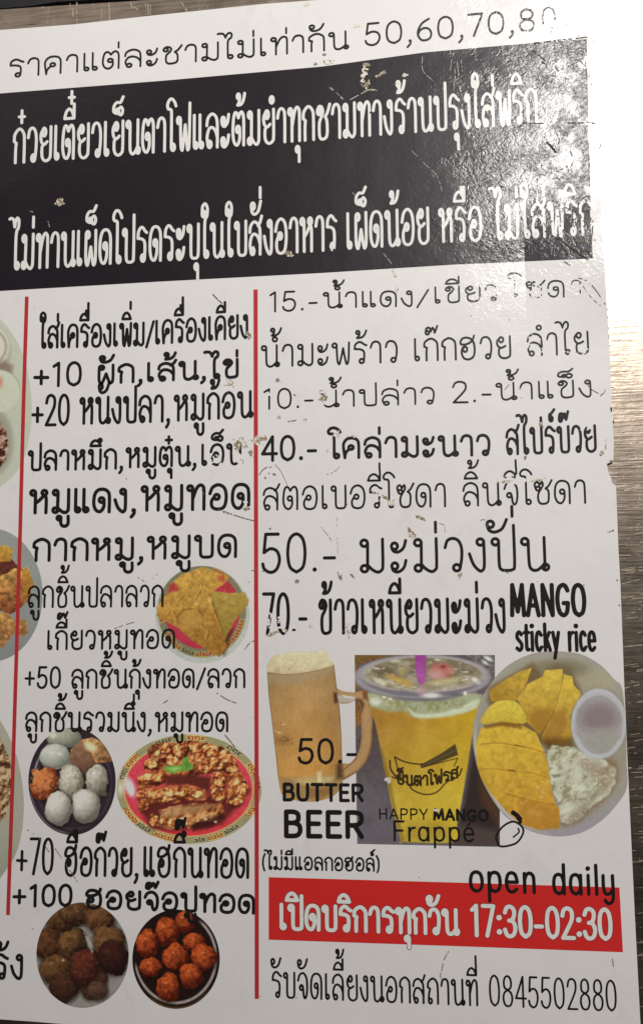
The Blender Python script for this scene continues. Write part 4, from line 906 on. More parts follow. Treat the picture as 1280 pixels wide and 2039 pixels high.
c.put(np.clip((fbm(c.X, c.Y, 5, 79) - .55) * 4, 0, 1) * .4 * c.m(c.ell_d(350, 1908, 72, 84)[2], 2), (60, 22, 12))
for (x, y) in [(325, 1845), (290, 1870), (383, 1870), (405, 1898), (345, 1898), (296, 1918), (330, 1958), (375, 1935), (362, 1828)]: c.ell(x, y, 2.4, 1.6, (235, 160, 110), soft=1.4, alpha=.7)
c.gain = .76; c.sat = 1.05; c.mottle(.12, 3); c.make('plate_photo', 'printed dark bowl of round orange fried balls')

# ---- frappe photograph (square cut)
c = Canvas(703, 1300, 998, 1696, (96, 88, 92), paper=.69)
c.F = c.poly_d([(706, 1304.5), (985, 1304.5), (986, 1500), (995, 1610), (995, 1687), (850, 1684), (711, 1681), (708, 1490)])
Z = lambda p: zz(700, 1290, 4.267, p)
c.put(np.clip((c.Y - 1430) / 200, 0, 1) * .6, (104, 100, 110)); c.put(np.clip((fbm(c.X, c.Y, 26, 4) - .5) * 1.2, 0, 1), (78, 62, 60))
c.shaded(Z([(20, 55), (400, 55), (60, 140), (60, 460), (150, 560), (30, 700), (20, 200)]), (112, 82, 40), (130, 88, 46), (706, 1304), (720, 1440), tex=.15)
c.poly(Z([(20, 55), (330, 55), (250, 80), (20, 105)]), (118, 88, 38), soft=3)
c.shaded(Z([(960, 56), (1216, 56), (1216, 300), (1130, 260), (1100, 150)]), (110, 106, 106), (88, 84, 84), (930, 1304), (985, 1350), tex=.25, seed=6)
c.ell(972, 1312, 10, 3.5, (215, 215, 205), a=30, soft=2); c.ell(966, 1320, 8, 3, (200, 200, 195), a=35, soft=2)
c.poly(Z([(1030, 850), (1100, 1100), (1260, 1340), (1258, 1690), (850, 1690), (960, 1300)]), (52, 40, 36), soft=6)
c.poly(Z([(1080, 1120), (1220, 1300), (1260, 1400), (1260, 1540), (1100, 1300)]), (84, 56, 34), soft=8, alpha=.8)
c.poly(Z([(870, 1480), (1258, 1560), (1258, 1700), (860, 1700)]), (88, 76, 70), soft=8, alpha=.7)
c.shaded(Z([(165, 600), (240, 690), (310, 1100), (345, 1400), (100, 1100), (60, 1200), (40, 800)]), (82, 66, 64), (96, 90, 98), (730, 1440), (760, 1600), soft=3)
# cup body
BODY = smooth(Z([(155, 440), (200, 640), (245, 860), (300, 1130), (345, 1370), (420, 1640), (440, 1650), (870, 1650), (895, 1500), (930, 1330), (985, 1000), (1030, 720), (1090, 420), (600, 380)]), closed=True)
d_ = c.poly_d(BODY)
t = np.clip((c.X - 745) / 200, 0, 1); ty = np.clip((c.Y - 1430) / 200, 0, 1)
cc = np.array((170, 122, 46))[None, None] * (1 - t[..., None]) + np.array((200, 162, 36))[None, None] * t[..., None]
cc = cc * (1 - ty[..., None] * .75) + np.array((212, 190, 52))[None, None] * ty[..., None] * .75
cc = cc + (fbm(c.X, c.Y, 30, 6)[..., None] - .5) * 30
c.put(c.m(d_, 1.2), np.clip(cc, 0, 255) / 255)
c.poly(Z([(440, 1560), (520, 1480), (800, 1500), (860, 1650), (440, 1650)]), (150, 120, 40), soft=10, alpha=.5)
c.poly(Z([(240, 860), (300, 1130), (345, 1370), (420, 1640), (450, 1640), (370, 1340), (320, 1080), (262, 860)]), (130, 104, 40), soft=3, alpha=.7)
# cream and ice above
c.poly(smooth(Z([(150, 380), (170, 500), (300, 540), (460, 545), (520, 585), (700, 590), (900, 560), (1040, 510), (1100, 400), (900, 380), (500, 400)]), closed=True), (160, 168, 130), soft=4, rough=3)
c.poly(smooth(Z([(480, 510), (560, 560), (700, 560), (880, 520), (1060, 440), (1080, 480), (1020, 530), (860, 575), (680, 598), (540, 590)]), closed=True), (198, 208, 178), soft=3)
c.ell(748, 1397, 11, 8, (205, 212, 195), soft=4); c.ell(780, 1402, 16, 7, (178, 182, 140), soft=4); c.ell(765, 1388, 4, 2.5, (240, 235, 200), soft=1.5); c.ell(777, 1392, 3, 2.5, (235, 230, 195), soft=1.5)
c.put(c.m(c.ell_d(842, 1400, 90, 18)[2], 6) * np.clip((fbm(c.X, c.Y, 8, 9) - .45) * 4, 0, 1) * .6, (130, 122, 60))
# lid
c.ell(840, 1350, 133, 44, (118, 112, 118), a=0, soft=1.5)
c.ell(843, 1342, 122, 36, (122, 112, 84), soft=2)
m_ = c.m(c.ell_d(843, 1342, 121, 36)[2], 2)
c.put(m_ * np.clip((fbm(c.X * .6, c.Y * 1.3, 20, 11) - .38) * 3, 0, 1) * .8, (168, 160, 136)); c.put(m_ * np.clip((fbm(c.X * .7, c.Y * 1.4, 16, 12) - .54) * 4, 0, 1) * .6, (98, 82, 62)); c.put(m_ * np.clip((fbm(c.X * .8, c.Y * 2, 12, 18) - .62) * 5, 0, 1) * .8, (214, 212, 196)); c.put(m_ * np.clip((c.Y - 1352) / 24, 0, 1) * .6, (186, 180, 150))
c.ell(878, 1336, 24, 16, (190, 104, 92), soft=5, alpha=.85); c.ell(868, 1345, 16, 10, (196, 150, 150), soft=5, alpha=.8); c.ell(882, 1328, 5, 3, (120, 40, 30), soft=2, alpha=.8)
c.poly(Z([(300, 220), (420, 255), (520, 300), (500, 340), (380, 300), (290, 250)]), (196, 158, 70), soft=4, alpha=.8)
c.poly(Z([(180, 255), (240, 260), (310, 300), (270, 330), (200, 290)]), (205, 202, 175), soft=3, alpha=.9); c.poly(Z([(620, 300), (760, 270), (900, 250), (940, 250), (900, 290), (700, 320)]), (198, 190, 130), soft=4, alpha=.8)
c.ell(948, 1356, 10, 5, (225, 222, 214), a=35, soft=2.5); c.ell(786, 1316, 12, 4, (196, 196, 170), a=-5, soft=2.5, alpha=.8); c.ell(800, 1338, 6, 8, (170, 160, 90), soft=3, alpha=.8)
c.ring(841, 1348, 129, 42, 5, (150, 146, 152), soft=1.6, alpha=.9); c.ring(843, 1343, 120, 35, 3, (168, 162, 160), soft=1.4, alpha=.8); c.ring(840, 1352, 130, 42, 7, (104, 104, 112), soft=2.5, alpha=.75, arc=(30, 150))
c.ell(858, 1385, 18, 5, (215, 212, 208), soft=2.5); c.ell(905, 1383, 14, 5, (104, 104, 108), soft=3); c.ell(800, 1380, 20, 5, (110, 112, 120), soft=3, alpha=.8); c.ell(926, 1381, 3.5, 4, (225, 228, 205), soft=1.5)
# straw
c.shaded(Z([(538, 60), (632, 60), (630, 290), (600, 318), (562, 300), (540, 180)]), (148, 58, 140), (170, 86, 158), (0, 1304), (0, 1362), soft=1.2, tex=.05)
c.ell(838, 1376, 9, 8, (190, 140, 165), soft=4, alpha=.7)
# logo on the cup
INKC = (42, 30, 18)
def cst(pts, w, colr=INKC, alpha=.9):
    F_ = np.full(c.X.shape, 1e9)
    for (ax, ay), (bx, by) in zip(pts[:-1], pts[1:]):
        dx, dy = bx - ax, by - ay; L = dx * dx + dy * dy + 1e-9
        t_ = np.clip(((c.X - ax) * dx + (c.Y - ay) * dy) / L, 0, 1)
        F_ = np.minimum(F_, np.hypot(c.X - ax - t_ * dx, c.Y - ay - t_ * dy))
    c.put(c.m(F_ - w / 2, .8) * alpha, colr)
cst(smooth(Z([(365, 930), (450, 970), (560, 990), (640, 985)])), 2.6); cst(Z([(365, 930), (400, 1060)]), 2.4)
c.poly(Z([(580, 1000), (760, 900), (880, 818), (905, 912), (780, 960), (600, 1025)]), (70, 58, 34), soft=1.2, alpha=.95)
cst(Z([(590, 1012), (890, 870)]), 1.2, (120, 100, 50)); cst(Z([(590, 1018), (900, 940), (870, 1010)]), 1.8)
cst(smooth(Z([(345, 1100), (470, 1150), (520, 1210), (620, 1248), (720, 1230), (800, 1150), (850, 1120)])), 2.6)
cst(smooth(Z([(325, 960), (335, 1040), (400, 1120)])), 3.4); cst(Z([(935, 1030), (915, 1085), (850, 1130)]), 3)
c.gain = .86; c.mottle(.05, 4); c.make('frappe_photo', 'printed photograph of a mango frappe cup with a purple straw', z=ZP)
st = []
for s_, r_ in run('ย็นตาโฟรส', 790, 1560, 912, 1549, 19, 2.2):
    st.append(([(x, y + 9 - ((x - 850) / 60) ** 2 * 9) for x, y in s_], r_))
M_logo = printed('cup_logo_ink', (0.055, 0.035, 0.012))
ink('cup_logo_lettering', st, M_logo, menu, ZB, None, label='curved dark lettering of the cup logo')

# ---- butter beer mug (cut out, its handle over the frappe picture)
c = Canvas(526, 1288, 748, 1600, (160, 118, 62), paper=.69)
Z = lambda p: zz(520, 1290, 5.333, p)
body = smooth(Z([(60, 230), (62, 190), (110, 110), (200, 65), (380, 45), (560, 45), (640, 28), (700, 70), (740, 130), (775, 180), (775, 180), (800, 400), (830, 620), (850, 900), (858, 1150), (870, 1380), (850, 1480), (760, 1580), (600, 1630), (450, 1635), (320, 1610), (230, 1570), (200, 1500), (180, 1380), (150, 1100), (115, 800), (80, 520)]), closed=True)
d1 = c.poly_d(body)
handle = smooth(Z([(800, 440), (860, 460), (980, 475), (1060, 460), (1120, 450), (1140, 540), (1170, 700), (1180, 850), (1170, 1050), (1120, 1200), (1040, 1300), (960, 1360), (860, 1400), (860, 1240), (940, 1230), (1010, 1150), (1050, 1050), (1065, 900), (1060, 750), (1060, 600), (1000, 560), (930, 590), (820, 580)]), closed=True)
d2 = c.poly_d(handle)
c.F = np.minimum(d1, d2)
tx = np.clip((c.X - 532) / 140, 0, 1); ty = np.clip((c.Y - 1340) / 200, 0, 1)
base = np.array((168, 134, 84.)) * (1 - ty[..., None]) + np.array((196, 142, 68.)) * ty[..., None]
base = base * (0.90 + .16 * np.sin(np.clip(tx, 0, 1) * 3.1)[..., None]) + (fbm(c.X, c.Y, 34, 8)[..., None] - .5) * 26
c.put(c.m(d1, .8), np.clip(base, 0, 255) / 255)
c.poly(Z([(60, 260), (200, 285), (380, 285), (600, 250), (770, 190), (775, 240), (560, 330), (380, 380), (200, 390), (65, 380)]), (160, 142, 108), soft=6, alpha=.8)
c.shaded(smooth(Z([(55, 265), (62, 190), (110, 110), (200, 65), (380, 45), (560, 45), (640, 28), (700, 70), (745, 130), (770, 190), (600, 240), (380, 275), (200, 280), (60, 262)]), closed=True), (216, 206, 164), (194, 180, 140), (0, 1298), (0, 1342), soft=1, tex=.06, sc=12)
c.ring(600, 1318, 50, 60, 2.2, (160, 140, 98), soft=1.5, alpha=.5, arc=(20, 80))
cst2 = lambda pts, w, colr, alpha=.9, sf=.8: c.put(c.m(np.minimum.reduce([np.hypot(c.X - a[0] - np.clip(((c.X - a[0]) * (b[0] - a[0]) + (c.Y - a[1]) * (b[1] - a[1])) / ((b[0] - a[0]) ** 2 + (b[1] - a[1]) ** 2 + 1e-9), 0, 1) * (b[0] - a[0]),
        c.Y - a[1] - np.clip(((c.X - a[0]) * (b[0] - a[0]) + (c.Y - a[1]) * (b[1] - a[1])) / ((b[0] - a[0]) ** 2 + (b[1] - a[1]) ** 2 + 1e-9), 0, 1) * (b[1] - a[1])) for a, b in zip(pts[:-1], pts[1:])]) - w / 2, sf) * alpha, colr)
cst2(smooth(Z([(60, 262), (200, 282), (380, 280), (600, 240), (775, 185)])), 1.2, (120, 92, 54), .8)
cst2(Z([(60, 280), (80, 520), (115, 800), (150, 1100), (180, 1380)]), 2, (84, 66, 36), .75); cst2(Z([(778, 190), (800, 400), (830, 620), (850, 900), (860, 1200)]), 2.5, (100, 72, 36), .8)
# handle
c.put(c.m(d2, .8), np.array((166, 128, 80)) / 255); c.put(c.m(d2 + 4, 3) * .6, (186, 148, 96))
c.poly(Z([(800, 500), (1000, 520), (990, 580), (820, 585)]), (176, 168, 158), soft=3); c.poly(Z([(770, 480), (800, 480), (815, 580), (780, 590)]), (76, 38, 20), soft=3)
c.poly(Z([(1000, 540), (1060, 545), (1100, 600), (1060, 700), (1000, 600)]), (80, 50, 36), soft=3, alpha=.8); c.poly(Z([(860, 505), (990, 530), (1000, 545), (880, 525)]), (225, 212, 195), soft=1.5)
c.poly(Z([(1080, 460), (1125, 455), (1130, 560), (1080, 540)]), (104, 62, 38), soft=3, alpha=.8); c.poly(Z([(820, 450), (1050, 470), (1040, 500), (830, 485)]), (178, 142, 100), soft=2, alpha=.8)
cst2(Z([(1175, 850), (1165, 1050), (1115, 1200), (1035, 1300), (880, 1390)]), 2.5, (120, 84, 46), .7); cst2(smooth(Z([(860, 1310), (920, 1260), (1010, 1170)])), 2, (110, 70, 36), .8)
# base, glass bottom
c.poly(Z([(190, 1380), (500, 1390), (860, 1330), (860, 1480), (760, 1570), (600, 1620), (450, 1630), (250, 1570)]), (150, 124, 78), soft=6, alpha=.8)
c.poly(Z([(340, 1400), (440, 1390), (640, 1370), (780, 1370), (740, 1430), (560, 1470), (400, 1450)]), (196, 176, 118), soft=5, alpha=.9); c.poly(Z([(590, 1330), (640, 1310), (640, 1430), (600, 1440)]), (222, 208, 158), soft=3, alpha=.8)
c.poly(Z([(800, 1250), (855, 1210), (870, 1390), (800, 1390)]), (62, 42, 22), soft=5, alpha=.8); c.poly(Z([(480, 1490), (760, 1490), (700, 1560), (520, 1590)]), (134, 92, 50), soft=5, alpha=.7)
c.ell(570, 1567, 5, 3, (96, 92, 86), soft=3); c.ring(606, 1480, 84, 120, 2, (120, 90, 50), soft=1, alpha=.6, arc=(60, 120))
c.ell(565, 1475, 14, 9, (128, 88, 50), soft=6, alpha=.4); c.put(c.m(c.ell_d(566, 1478, 18, 12)[2], 4) * np.clip((fbm(c.X, c.Y, 3, 5) - .5) * 3, 0, 1), (110, 70, 34))
for q in [((150, 885), (200, 905)), ((185, 912), (215, 905)), ((220, 822), (250, 815))]: cst2(Z(q), 1.6, (228, 205, 160), .9)
c.put(c.m(d1 + 6, 4) * np.clip((fbm(c.X * 2.2, c.Y * .35, 9, 61) - .5) * 2, 0, 1) * .25 * (c.Y > 1345), (150, 104, 52))
for q_ in range(40):
    x, y = 540 + 120 * vnoise(q_ * 3.1, 1., 1, 5), 1350 + 190 * vnoise(q_ * 2.3, 9., 1, 6); c.ell(x, y, .9, .9, (214, 172, 110), soft=.6, alpha=.5)
c.gain = .86; c.mottle(.06); c.make('mug_photo', 'printed beer mug with cream foam and a glass handle', z=ZP + 2e-5)

# ---- mango sticky rice
c = Canvas(938, 1294, 1252, 1672, (152, 148, 134), paper=.685)
Z = lambda p: zz(930, 1290, 4.0, p)
PL = smooth(Z([(640, 30), (880, 45), (1050, 130), (1170, 250), (1235, 330), (1262, 620), (1270, 900), (1272, 1110), (1200, 1240), (1080, 1370), (920, 1470), (740, 1505), (560, 1480), (420, 1420), (290, 1330), (170, 1160), (90, 980), (45, 760), (60, 560), (150, 340), (300, 160), (480, 60)]), closed=True)
dP = c.poly_d(PL); c.F = dP
c.put(np.clip((c.Y - 1560) / 90, 0, 1) * .8, (150, 146, 160)); c.put(c.m(dP + 6, 3) * 0, (0, 0, 0))
inner = c.ell_d(1098, 1482, 150, 172)[2]
c.put(c.m(inner, 6) * .55, (146, 138, 112)); c.ell(1190, 1355, 34, 20, (166, 158, 120), soft=12, alpha=.6)
c.put(c.m(np.abs(dP + 5) - 2, 2) * np.clip((1100 - c.X) / 60, 0, 1) * np.clip((c.Y - 1430) / 60, 0, 1), (190, 186, 176))
c.poly(Z([(160, 420), (170, 320), (300, 250), (440, 170), (520, 120), (600, 210), (700, 130), (820, 170), (900, 330), (920, 420), (700, 800), (300, 700)]), (104, 76, 34), soft=6, alpha=.75)
c.ell(1115, 1332, 48, 16, (110, 100, 66), soft=8, alpha=.7)
Y1, Y2, YD = (210, 176, 44), (190, 150, 34), (140, 92, 24)
c.shaded(Z([(175, 340), (300, 260), (420, 190), (515, 160), (470, 290), (385, 430), (280, 440), (190, 430)]), (202, 166, 46), (168, 126, 32), (1050, 1330), (980, 1400), tex=.08, sc=8, seed=2)
c.shaded(Z([(395, 410), (480, 290), (600, 230), (620, 180), (760, 170), (760, 220), (745, 320), (700, 480), (640, 600), (575, 690), (470, 590), (440, 480)]), (212, 180, 54), (180, 136, 36), (1090, 1340), (1070, 1450), tex=.07, sc=9, seed=3)
c.poly(Z([(480, 560), (560, 480), (700, 480), (640, 640), (580, 690)]), (160, 108, 28), soft=5, alpha=.65)
c.shaded(Z([(745, 330), (770, 210), (835, 230), (850, 300), (905, 360), (900, 390), (850, 470), (820, 560), (840, 700), (760, 790), (600, 740), (590, 710), (690, 520)]), (214, 182, 52), (168, 126, 34), (1130, 1350), (1090, 1480), tex=.07, sc=9, seed=4)
c.poly(Z([(700, 510), (790, 490), (780, 620), (720, 770), (610, 740), (640, 640)]), (164, 114, 34), soft=4, alpha=.7); c.poly(Z([(835, 560), (845, 700), (800, 770), (720, 770), (790, 640)]), (186, 142, 36), soft=3, alpha=.8)
c.poly(Z([(600, 720), (840, 720), (860, 800), (640, 830)]), (96, 62, 20), soft=6, alpha=.7)
c.shaded(smooth(Z([(110, 600), (180, 470), (280, 420), (400, 440), (450, 510), (470, 590), (400, 610), (280, 600)]), closed=True), (218, 194, 56), (202, 172, 46), (1000, 1400), (1000, 1440), tex=.05, sc=5, seed=5)
c.shaded(Z([(80, 1000), (70, 760), (110, 640), (280, 610), (440, 620), (550, 680), (600, 800), (640, 900), (660, 1060), (700, 1250), (740, 1290), (735, 1440), (560, 1450), (430, 1410), (300, 1290), (180, 1150)]), (214, 178, 44), (198, 142, 34), (1000, 1440), (1040, 1640), tex=.07, sc=9, seed=6)
c.poly(Z([(130, 620), (280, 590), (440, 610), (430, 650), (280, 625), (140, 645)]), (132, 84, 22), soft=2.5, alpha=.85)
def cs(pts, w, colr, al=.8, sf=1.0):
    p_ = smooth(Z(pts)); q = [(x, y + .01) for x, y in reversed(p_)]
    dd = np.full(c.X.shape, 1e9)
    for (ax, ay), (bx, by) in zip(p_[:-1], p_[1:]):
        dx, dy = bx - ax, by - ay; L = dx * dx + dy * dy + 1e-9
        t_ = np.clip(((c.X - ax) * dx + (c.Y - ay) * dy) / L, 0, 1)
        dd = np.minimum(dd, np.hypot(c.X - ax - t_ * dx, c.Y - ay - t_ * dy))
    c.put(c.m(dd - w / 2, sf) * al, colr)
cs([(110, 770), (260, 760), (400, 785), (500, 800), (630, 840)], 1.6, (150, 98, 24)); cs([(100, 970), (220, 965), (400, 990), (520, 1000), (650, 1040)], 1.4, (160, 104, 24)); cs([(300, 1160), (400, 1190), (560, 1230), (700, 1255)], 1.6, (150, 92, 22))
cs([(110, 780), (260, 770), (400, 795), (500, 812)], 1.2, (224, 186, 62), .6); cs([(330, 975), (380, 980)], 2.0, (84, 52, 16), .8); cs([(380, 775), (450, 790)], 2.0, (96, 60, 16), .7)
c.poly(Z([(560, 1100), (650, 1110), (690, 1230), (600, 1230)]), (214, 160, 56), soft=5, alpha=.5); c.poly(Z([(400, 1200), (700, 1270), (740, 1300), (735, 1440), (560, 1450), (430, 1400)]), (180, 120, 34), soft=4, alpha=.6)
c.poly(Z([(490, 1280), (610, 1320), (560, 1340), (480, 1330)]), (206, 152, 62), soft=4, alpha=.7)
# rice
RP = Z([(640, 830), (680, 780), (760, 790), (850, 790), (960, 860), (1100, 900), (1180, 960), (1180, 1080), (1120, 1180), (1000, 1260), (900, 1370), (820, 1410), (745, 1400), (740, 1280), (680, 1130), (650, 980)])
c.poly(Z([(860, 840), (1000, 860), (1200, 900), (1200, 1080), (1100, 1200), (900, 1380), (760, 1420), (750, 1300), (900, 1000)]), (136, 112, 84), soft=6, rough=5, seed=9)
c.crumb(c.poly_d(RP), [(146, 138, 104), (172, 170, 140), (186, 188, 160), (194, 197, 172), (206, 209, 188)], 9, 81, rough=3)
c.put(c.m(c.poly_d(Z([(860, 860), (1000, 900), (1180, 980), (1160, 1100), (1080, 1180), (1040, 1040), (900, 960)])), 8) * .55, (140, 116, 88)); c.put(c.m(c.poly_d(Z([(960, 1180), (1090, 1120), (900, 1380), (800, 1420), (760, 1400)])), 8) * .45, (120, 92, 66))
c.poly(Z([(665, 1010), (745, 1010), (740, 1030), (690, 1040)]), (110, 108, 70), soft=2, alpha=.7); c.poly(Z([(700, 930), (760, 940), (745, 960)]), (120, 116, 76), soft=2, alpha=.6)
# dip cup
c.ell(1193, 1442, 57, 70, (120, 118, 116), soft=5, alpha=.5)
c.ell(1192, 1442, 55, 70, (172, 174, 176), soft=1.4); c.ell(1192, 1446, 46, 59, (158, 153, 152), soft=3)
c.ell(1192, 1430, 36, 30, (126, 110, 110), soft=12, alpha=.85); c.ell(1200, 1476, 34, 26, (150, 150, 138), soft=8, alpha=.9)
c.ring(1192, 1441, 52, 66, 4, (176, 182, 188), soft=2, alpha=.7); c.ring(1192, 1445, 45, 58, 2, (132, 130, 134), soft=1.5, alpha=.6, arc=(180, 360)); c.ring(1192, 1446, 46, 60, 4, (178, 186, 192), soft=2, alpha=.8, arc=(30, 160))
c.put(c.m(c.poly_d(Z([(110, 640), (440, 620), (600, 800), (700, 1250), (560, 1400), (180, 1100)])), 6) * np.clip((fbm(c.X * 1.0 + c.Y * .5, c.Y * .4, 9, 95) - .55) * 4, 0, 1) * .35, (226, 196, 84))
for (x, y, w_) in [(560, 1110, 5), (600, 1150, 4), (540, 1080, 3), (590, 1190, 4), (470, 380, 3), (640, 330, 4), (300, 480, 4), (430, 1240, 4), (350, 640, 3), (520, 940, 3)]:
    q = Z([(x, y)])[0]; c.ell(q[0], q[1], w_ * .7, w_ * .45, (238, 208, 128), a=40, soft=1.5, alpha=.55)
rq = np.random.RandomState(3); dR = c.poly_d(RP)
for q_ in range(230):
    x = rq.uniform(1092, 1222); y = rq.uniform(1488, 1640)
    if dR[int(np.clip(y - c.y0, 0, dR.shape[0] - 1)), int(np.clip(x - c.x0, 0, dR.shape[1] - 1))] < -3: c.ell(x, y, 3.2, 1.1, (206, 208, 188), a=rq.uniform(0, 180), soft=.8, alpha=.5)
c.gain = .86; c.sat = .84; c.mottle(.05); c.make('plate_photo', 'printed plate of sliced yellow mango with sticky rice and a dip cup', z=ZP + 1e-5)
# ------------------------------------------------------------------ damage in the film
def scuff(cx, cy, rx, ry, a=0.0, seed=1, dirt=.5, paper=(206, 200, 186), th=.5, brown=(136, 118, 92)):
    R_ = max(rx, ry) + 3
    c = Canvas(cx - R_, cy - R_, cx + R_, cy + R_, paper, h=0.8, paper=.745)
    u, v, d = c.ell_d(cx, cy, rx, ry, a)
    n = fbm(c.X, c.Y, 5.0, seed)
    c.F = d + .6 + (n - .5) * min(rx, ry) * 4 * th * 1.2
    k_ = np.clip((fbm(c.X, c.Y, 4.5, seed + 40) - (1 - dirt) * .8) * 5, 0, 1)
    c.put(k_, brown); c.put(np.clip((fbm(c.X, c.Y, 3.2, seed + 60) - .62) * 8, 0, 1) * dirt, (84, 70, 54))
    c.put(np.clip((fbm(c.X, c.Y, 3.0, seed + 80) - .62) * 8, 0, 1), (238, 234, 220))
    if not (c.F < 0).any(): return None
    return c.make('scuff_mark', None, z=ZT + 3e-5 + seed % 5 * 5e-6)
for i_, a in enumerate([
    (725, 148, 6, 16, 5, .25), (729, 170, 8, 10, 0, .8), (757, 147, 12, 3, -25, .7), (741, 178, 9, 2.5, 0, .6), (808, 148, 7, 4, -20, .6), (790, 166, 7, 2.5, 0, .5), (728, 128, 8, 4, 0, .8),
    (786, 543, 5, 8, 0, .3), (791, 572, 5, 9, 0, .3), (969, 217, 6, 6, 0, .2), (472, 884, 10, 12, 0, .75), (486, 880, 9, 9, 20, .35), (500, 902, 6, 6, 0, .7), (512, 878, 10, 8, 0, .4), (524, 872, 8, 5, 0, .5),
    (458, 762, 8, 7, 0, .4), (447, 766, 6, 3, 0, .6), (497, 668, 4, 8, -20, .8), (642, 792, 9, 5, 10, .6), (645, 780, 5, 4, 0, .2), (588, 787, 7, 2.5, 20, .7), (554, 757, 4, 4, 0, .8),
    (556, 831, 4, 3, 0, .4), (818, 1060, 6, 11, -30, .6), (834, 1030, 14, 3.5, 25, .6), (676, 1148, 3.5, 12, -25, .6), (702, 1146, 2.5, 7, -45, .6), (592, 1158, 4, 4, 0, .9), (539, 1052, 5, 2.5, -20, .8),
    (777, 1000, 6, 6, 0, .4), (766, 990, 12, 3, 40, .8), (916, 1146, 4, 6, 0, .6), (542, 1262, 12, 3, -20, .7), (567, 1256, 6, 3, 0, .6), (620, 1247, 5, 4, 0, .3), (694, 1262, 3, 10, -15, .4),
    (1005, 958, 14, 3, -10, .5), (1068, 956, 14, 2.6, -10, .4), (1086, 950, 5, 2.5, 0, .3), (1045, 912, 2.4, 6, 20, .9), (1198, 903, 4, 8, 10, .8), (1206, 886, 2, 10, 8, .7), (1077, 845, 4, 5, 0, .8),
    (540, 930, 6, 2.5, -20, .8), (545, 944, 8, 2.5, 10, .8), (528, 951, 3, 2.5, 0, .9), (672, 866, 8, 3, 0, .3), (702, 868, 10, 3, 0, .3), (652, 898, 5, 5, 0, .3), (581, 838, 12, 2, -8, .6), (608, 838, 4, 5, 0, .4),
    (492, 1014, 7, 3, 0, .7), (447, 1021, 8, 2, 15, .5), (772, 1554, 5, 6, 0, .1), (868, 1614, 10, 2.5, 0, .05), (585, 1300, 1.4, 1.4, 0, .5), (506, 490, 3, 2, 0, .3), (120, 402, 8, 6, 0, .6), (575, 505, 8, 4, 30, .6),
    (655, 122, 12, 4, -15, .4), (711, 50, 7, 3, -10, .2), (646, 107, 5, 3, 0, .8), (630, 126, 6, 3, 0, .8), (610, 8, 5, 5, 0, .1), (1215, 918, 6, 2.4, -10, .95)]):
    scuff(*a[:5], seed=100 + i_, dirt=a[5])

M_crack = printed('dark_crack', (0.2, 0.17, 0.13)); M_dark = printed('dark_nick', (0.03, 0.025, 0.022)); M_pale = printed('pale_scratch', (0.55, 0.52, 0.52))
for m_ in (M_crack, M_dark):       # open cuts: no film over them
    b_ = m_.node_tree.nodes['Principled BSDF']; b_.inputs['Coat Weight'].default_value = 0.0; b_.inputs['Specular IOR Level'].default_value = 0.05
def wn(seed, lim=.55, sc=4): return lambda X, Y: (vnoise(X, Y, sc, seed) - lim) * 6
def crack(pts, w, seed=3, lim=.6, mat=None, label=None):
    return ink('crack_line', [(smooth(pts), w)], mat or M_crack, menu, ZT + 6e-5, wn(seed, lim), label=label, h=.6)
CR = [([(436, 1014), (462, 1024), (490, 1033), (506, 1037)], .9, .62), ([(548, 925), (560, 940), (573, 968)], .5, .8), ([(516, 945), (524, 935), (532, 930)], .9, .8),
      ([(228, 1252), (250, 1244), (270, 1238), (290, 1230)], .7, .5), ([(484, 1298), (495, 1283), (506, 1276)], .9, .6), ([(432, 1380), (450, 1392), (470, 1400)], .9, .55), ([(326, 1400), (334, 1395)], .9, .9),
      ([(45, 1648), (60, 1656), (80, 1672), (100, 1700)], .8, .45), ([(110, 1690), (130, 1720), (155, 1757)], .7, .6), ([(448, 1464), (460, 1478), (468, 1488)], 1.1, .8),
      ([(893, 1895), (884, 1912), (880, 1930), (876, 1945)], 1.0, .6), ([(878, 1945), (878, 1965)], .5, .5), ([(1219, 1910), (1221, 1925)], .9, .7), ([(424, 586), (436, 598), (442, 603)], 1.2, .9), 
      ([(1164, 758), (1178, 775), (1198, 785), (1205, 776)], .7, .8), ([(1196, 788), (1198, 784)], 1, .9), ([(1005, 775), (1016, 762), (1022, 748)], .6, .7), ([(1010, 790), (1040, 792)], .3, .5),
      ([(650, 945), (668, 938), (676, 928)], .4, .6), ([(671, 1030), (672, 1080), (673, 1110)], .4, .55), ([(640, 1050), (652, 1065), (660, 1076)], .5, .6), ([(874, 1042), (884, 1046), (886, 1060)], .5, .8),
      ([(956, 1036), (966, 1036), (972, 1056)], .5, .6), ([(680, 1262), (690, 1250), (694, 1240)], .4, .5), ([(500, 1136), (530, 1138)], .5, .6), ([(406, 985), (400, 965), (412, 960)], .5, .7),
      ([(1003, 1136), (1012, 1142)], .6, .6), ([(800, 1135), (805, 1120)], .4, .5), ([(303, 1152), (320, 1140), (335, 1150)], .4, .5), ([(275, 1150), (288, 1158)], .6, .6), ([(1210, 1060), (1216, 1058)], .9, .9)]
for i_, (p, w, lim) in enumerate(CR): crack(p, w, 20 + i_, lim)
crack([(1060, 85), (1090, 82), (1110, 79), (1130, 77), (1168, 73)], 1.1, 3, .6, M_dark)
crack([(1040, 244), (1060, 244.5), (1082, 245)], .9, 3, .9, M_dark); crack([(1130, 244), (1150, 244), (1172, 243.5), (1184, 245)], 1.1, 4, .9, M_dark)
crack([(1089, 283), (1098, 292), (1106, 302)], 2.2, 4, .9, M_dark); crack([(1099, 468), (1120, 482), (1150, 503), (1170, 517)], 1.0, 5, .9, M_dark, 'long dark cut at the lower right of the black band')
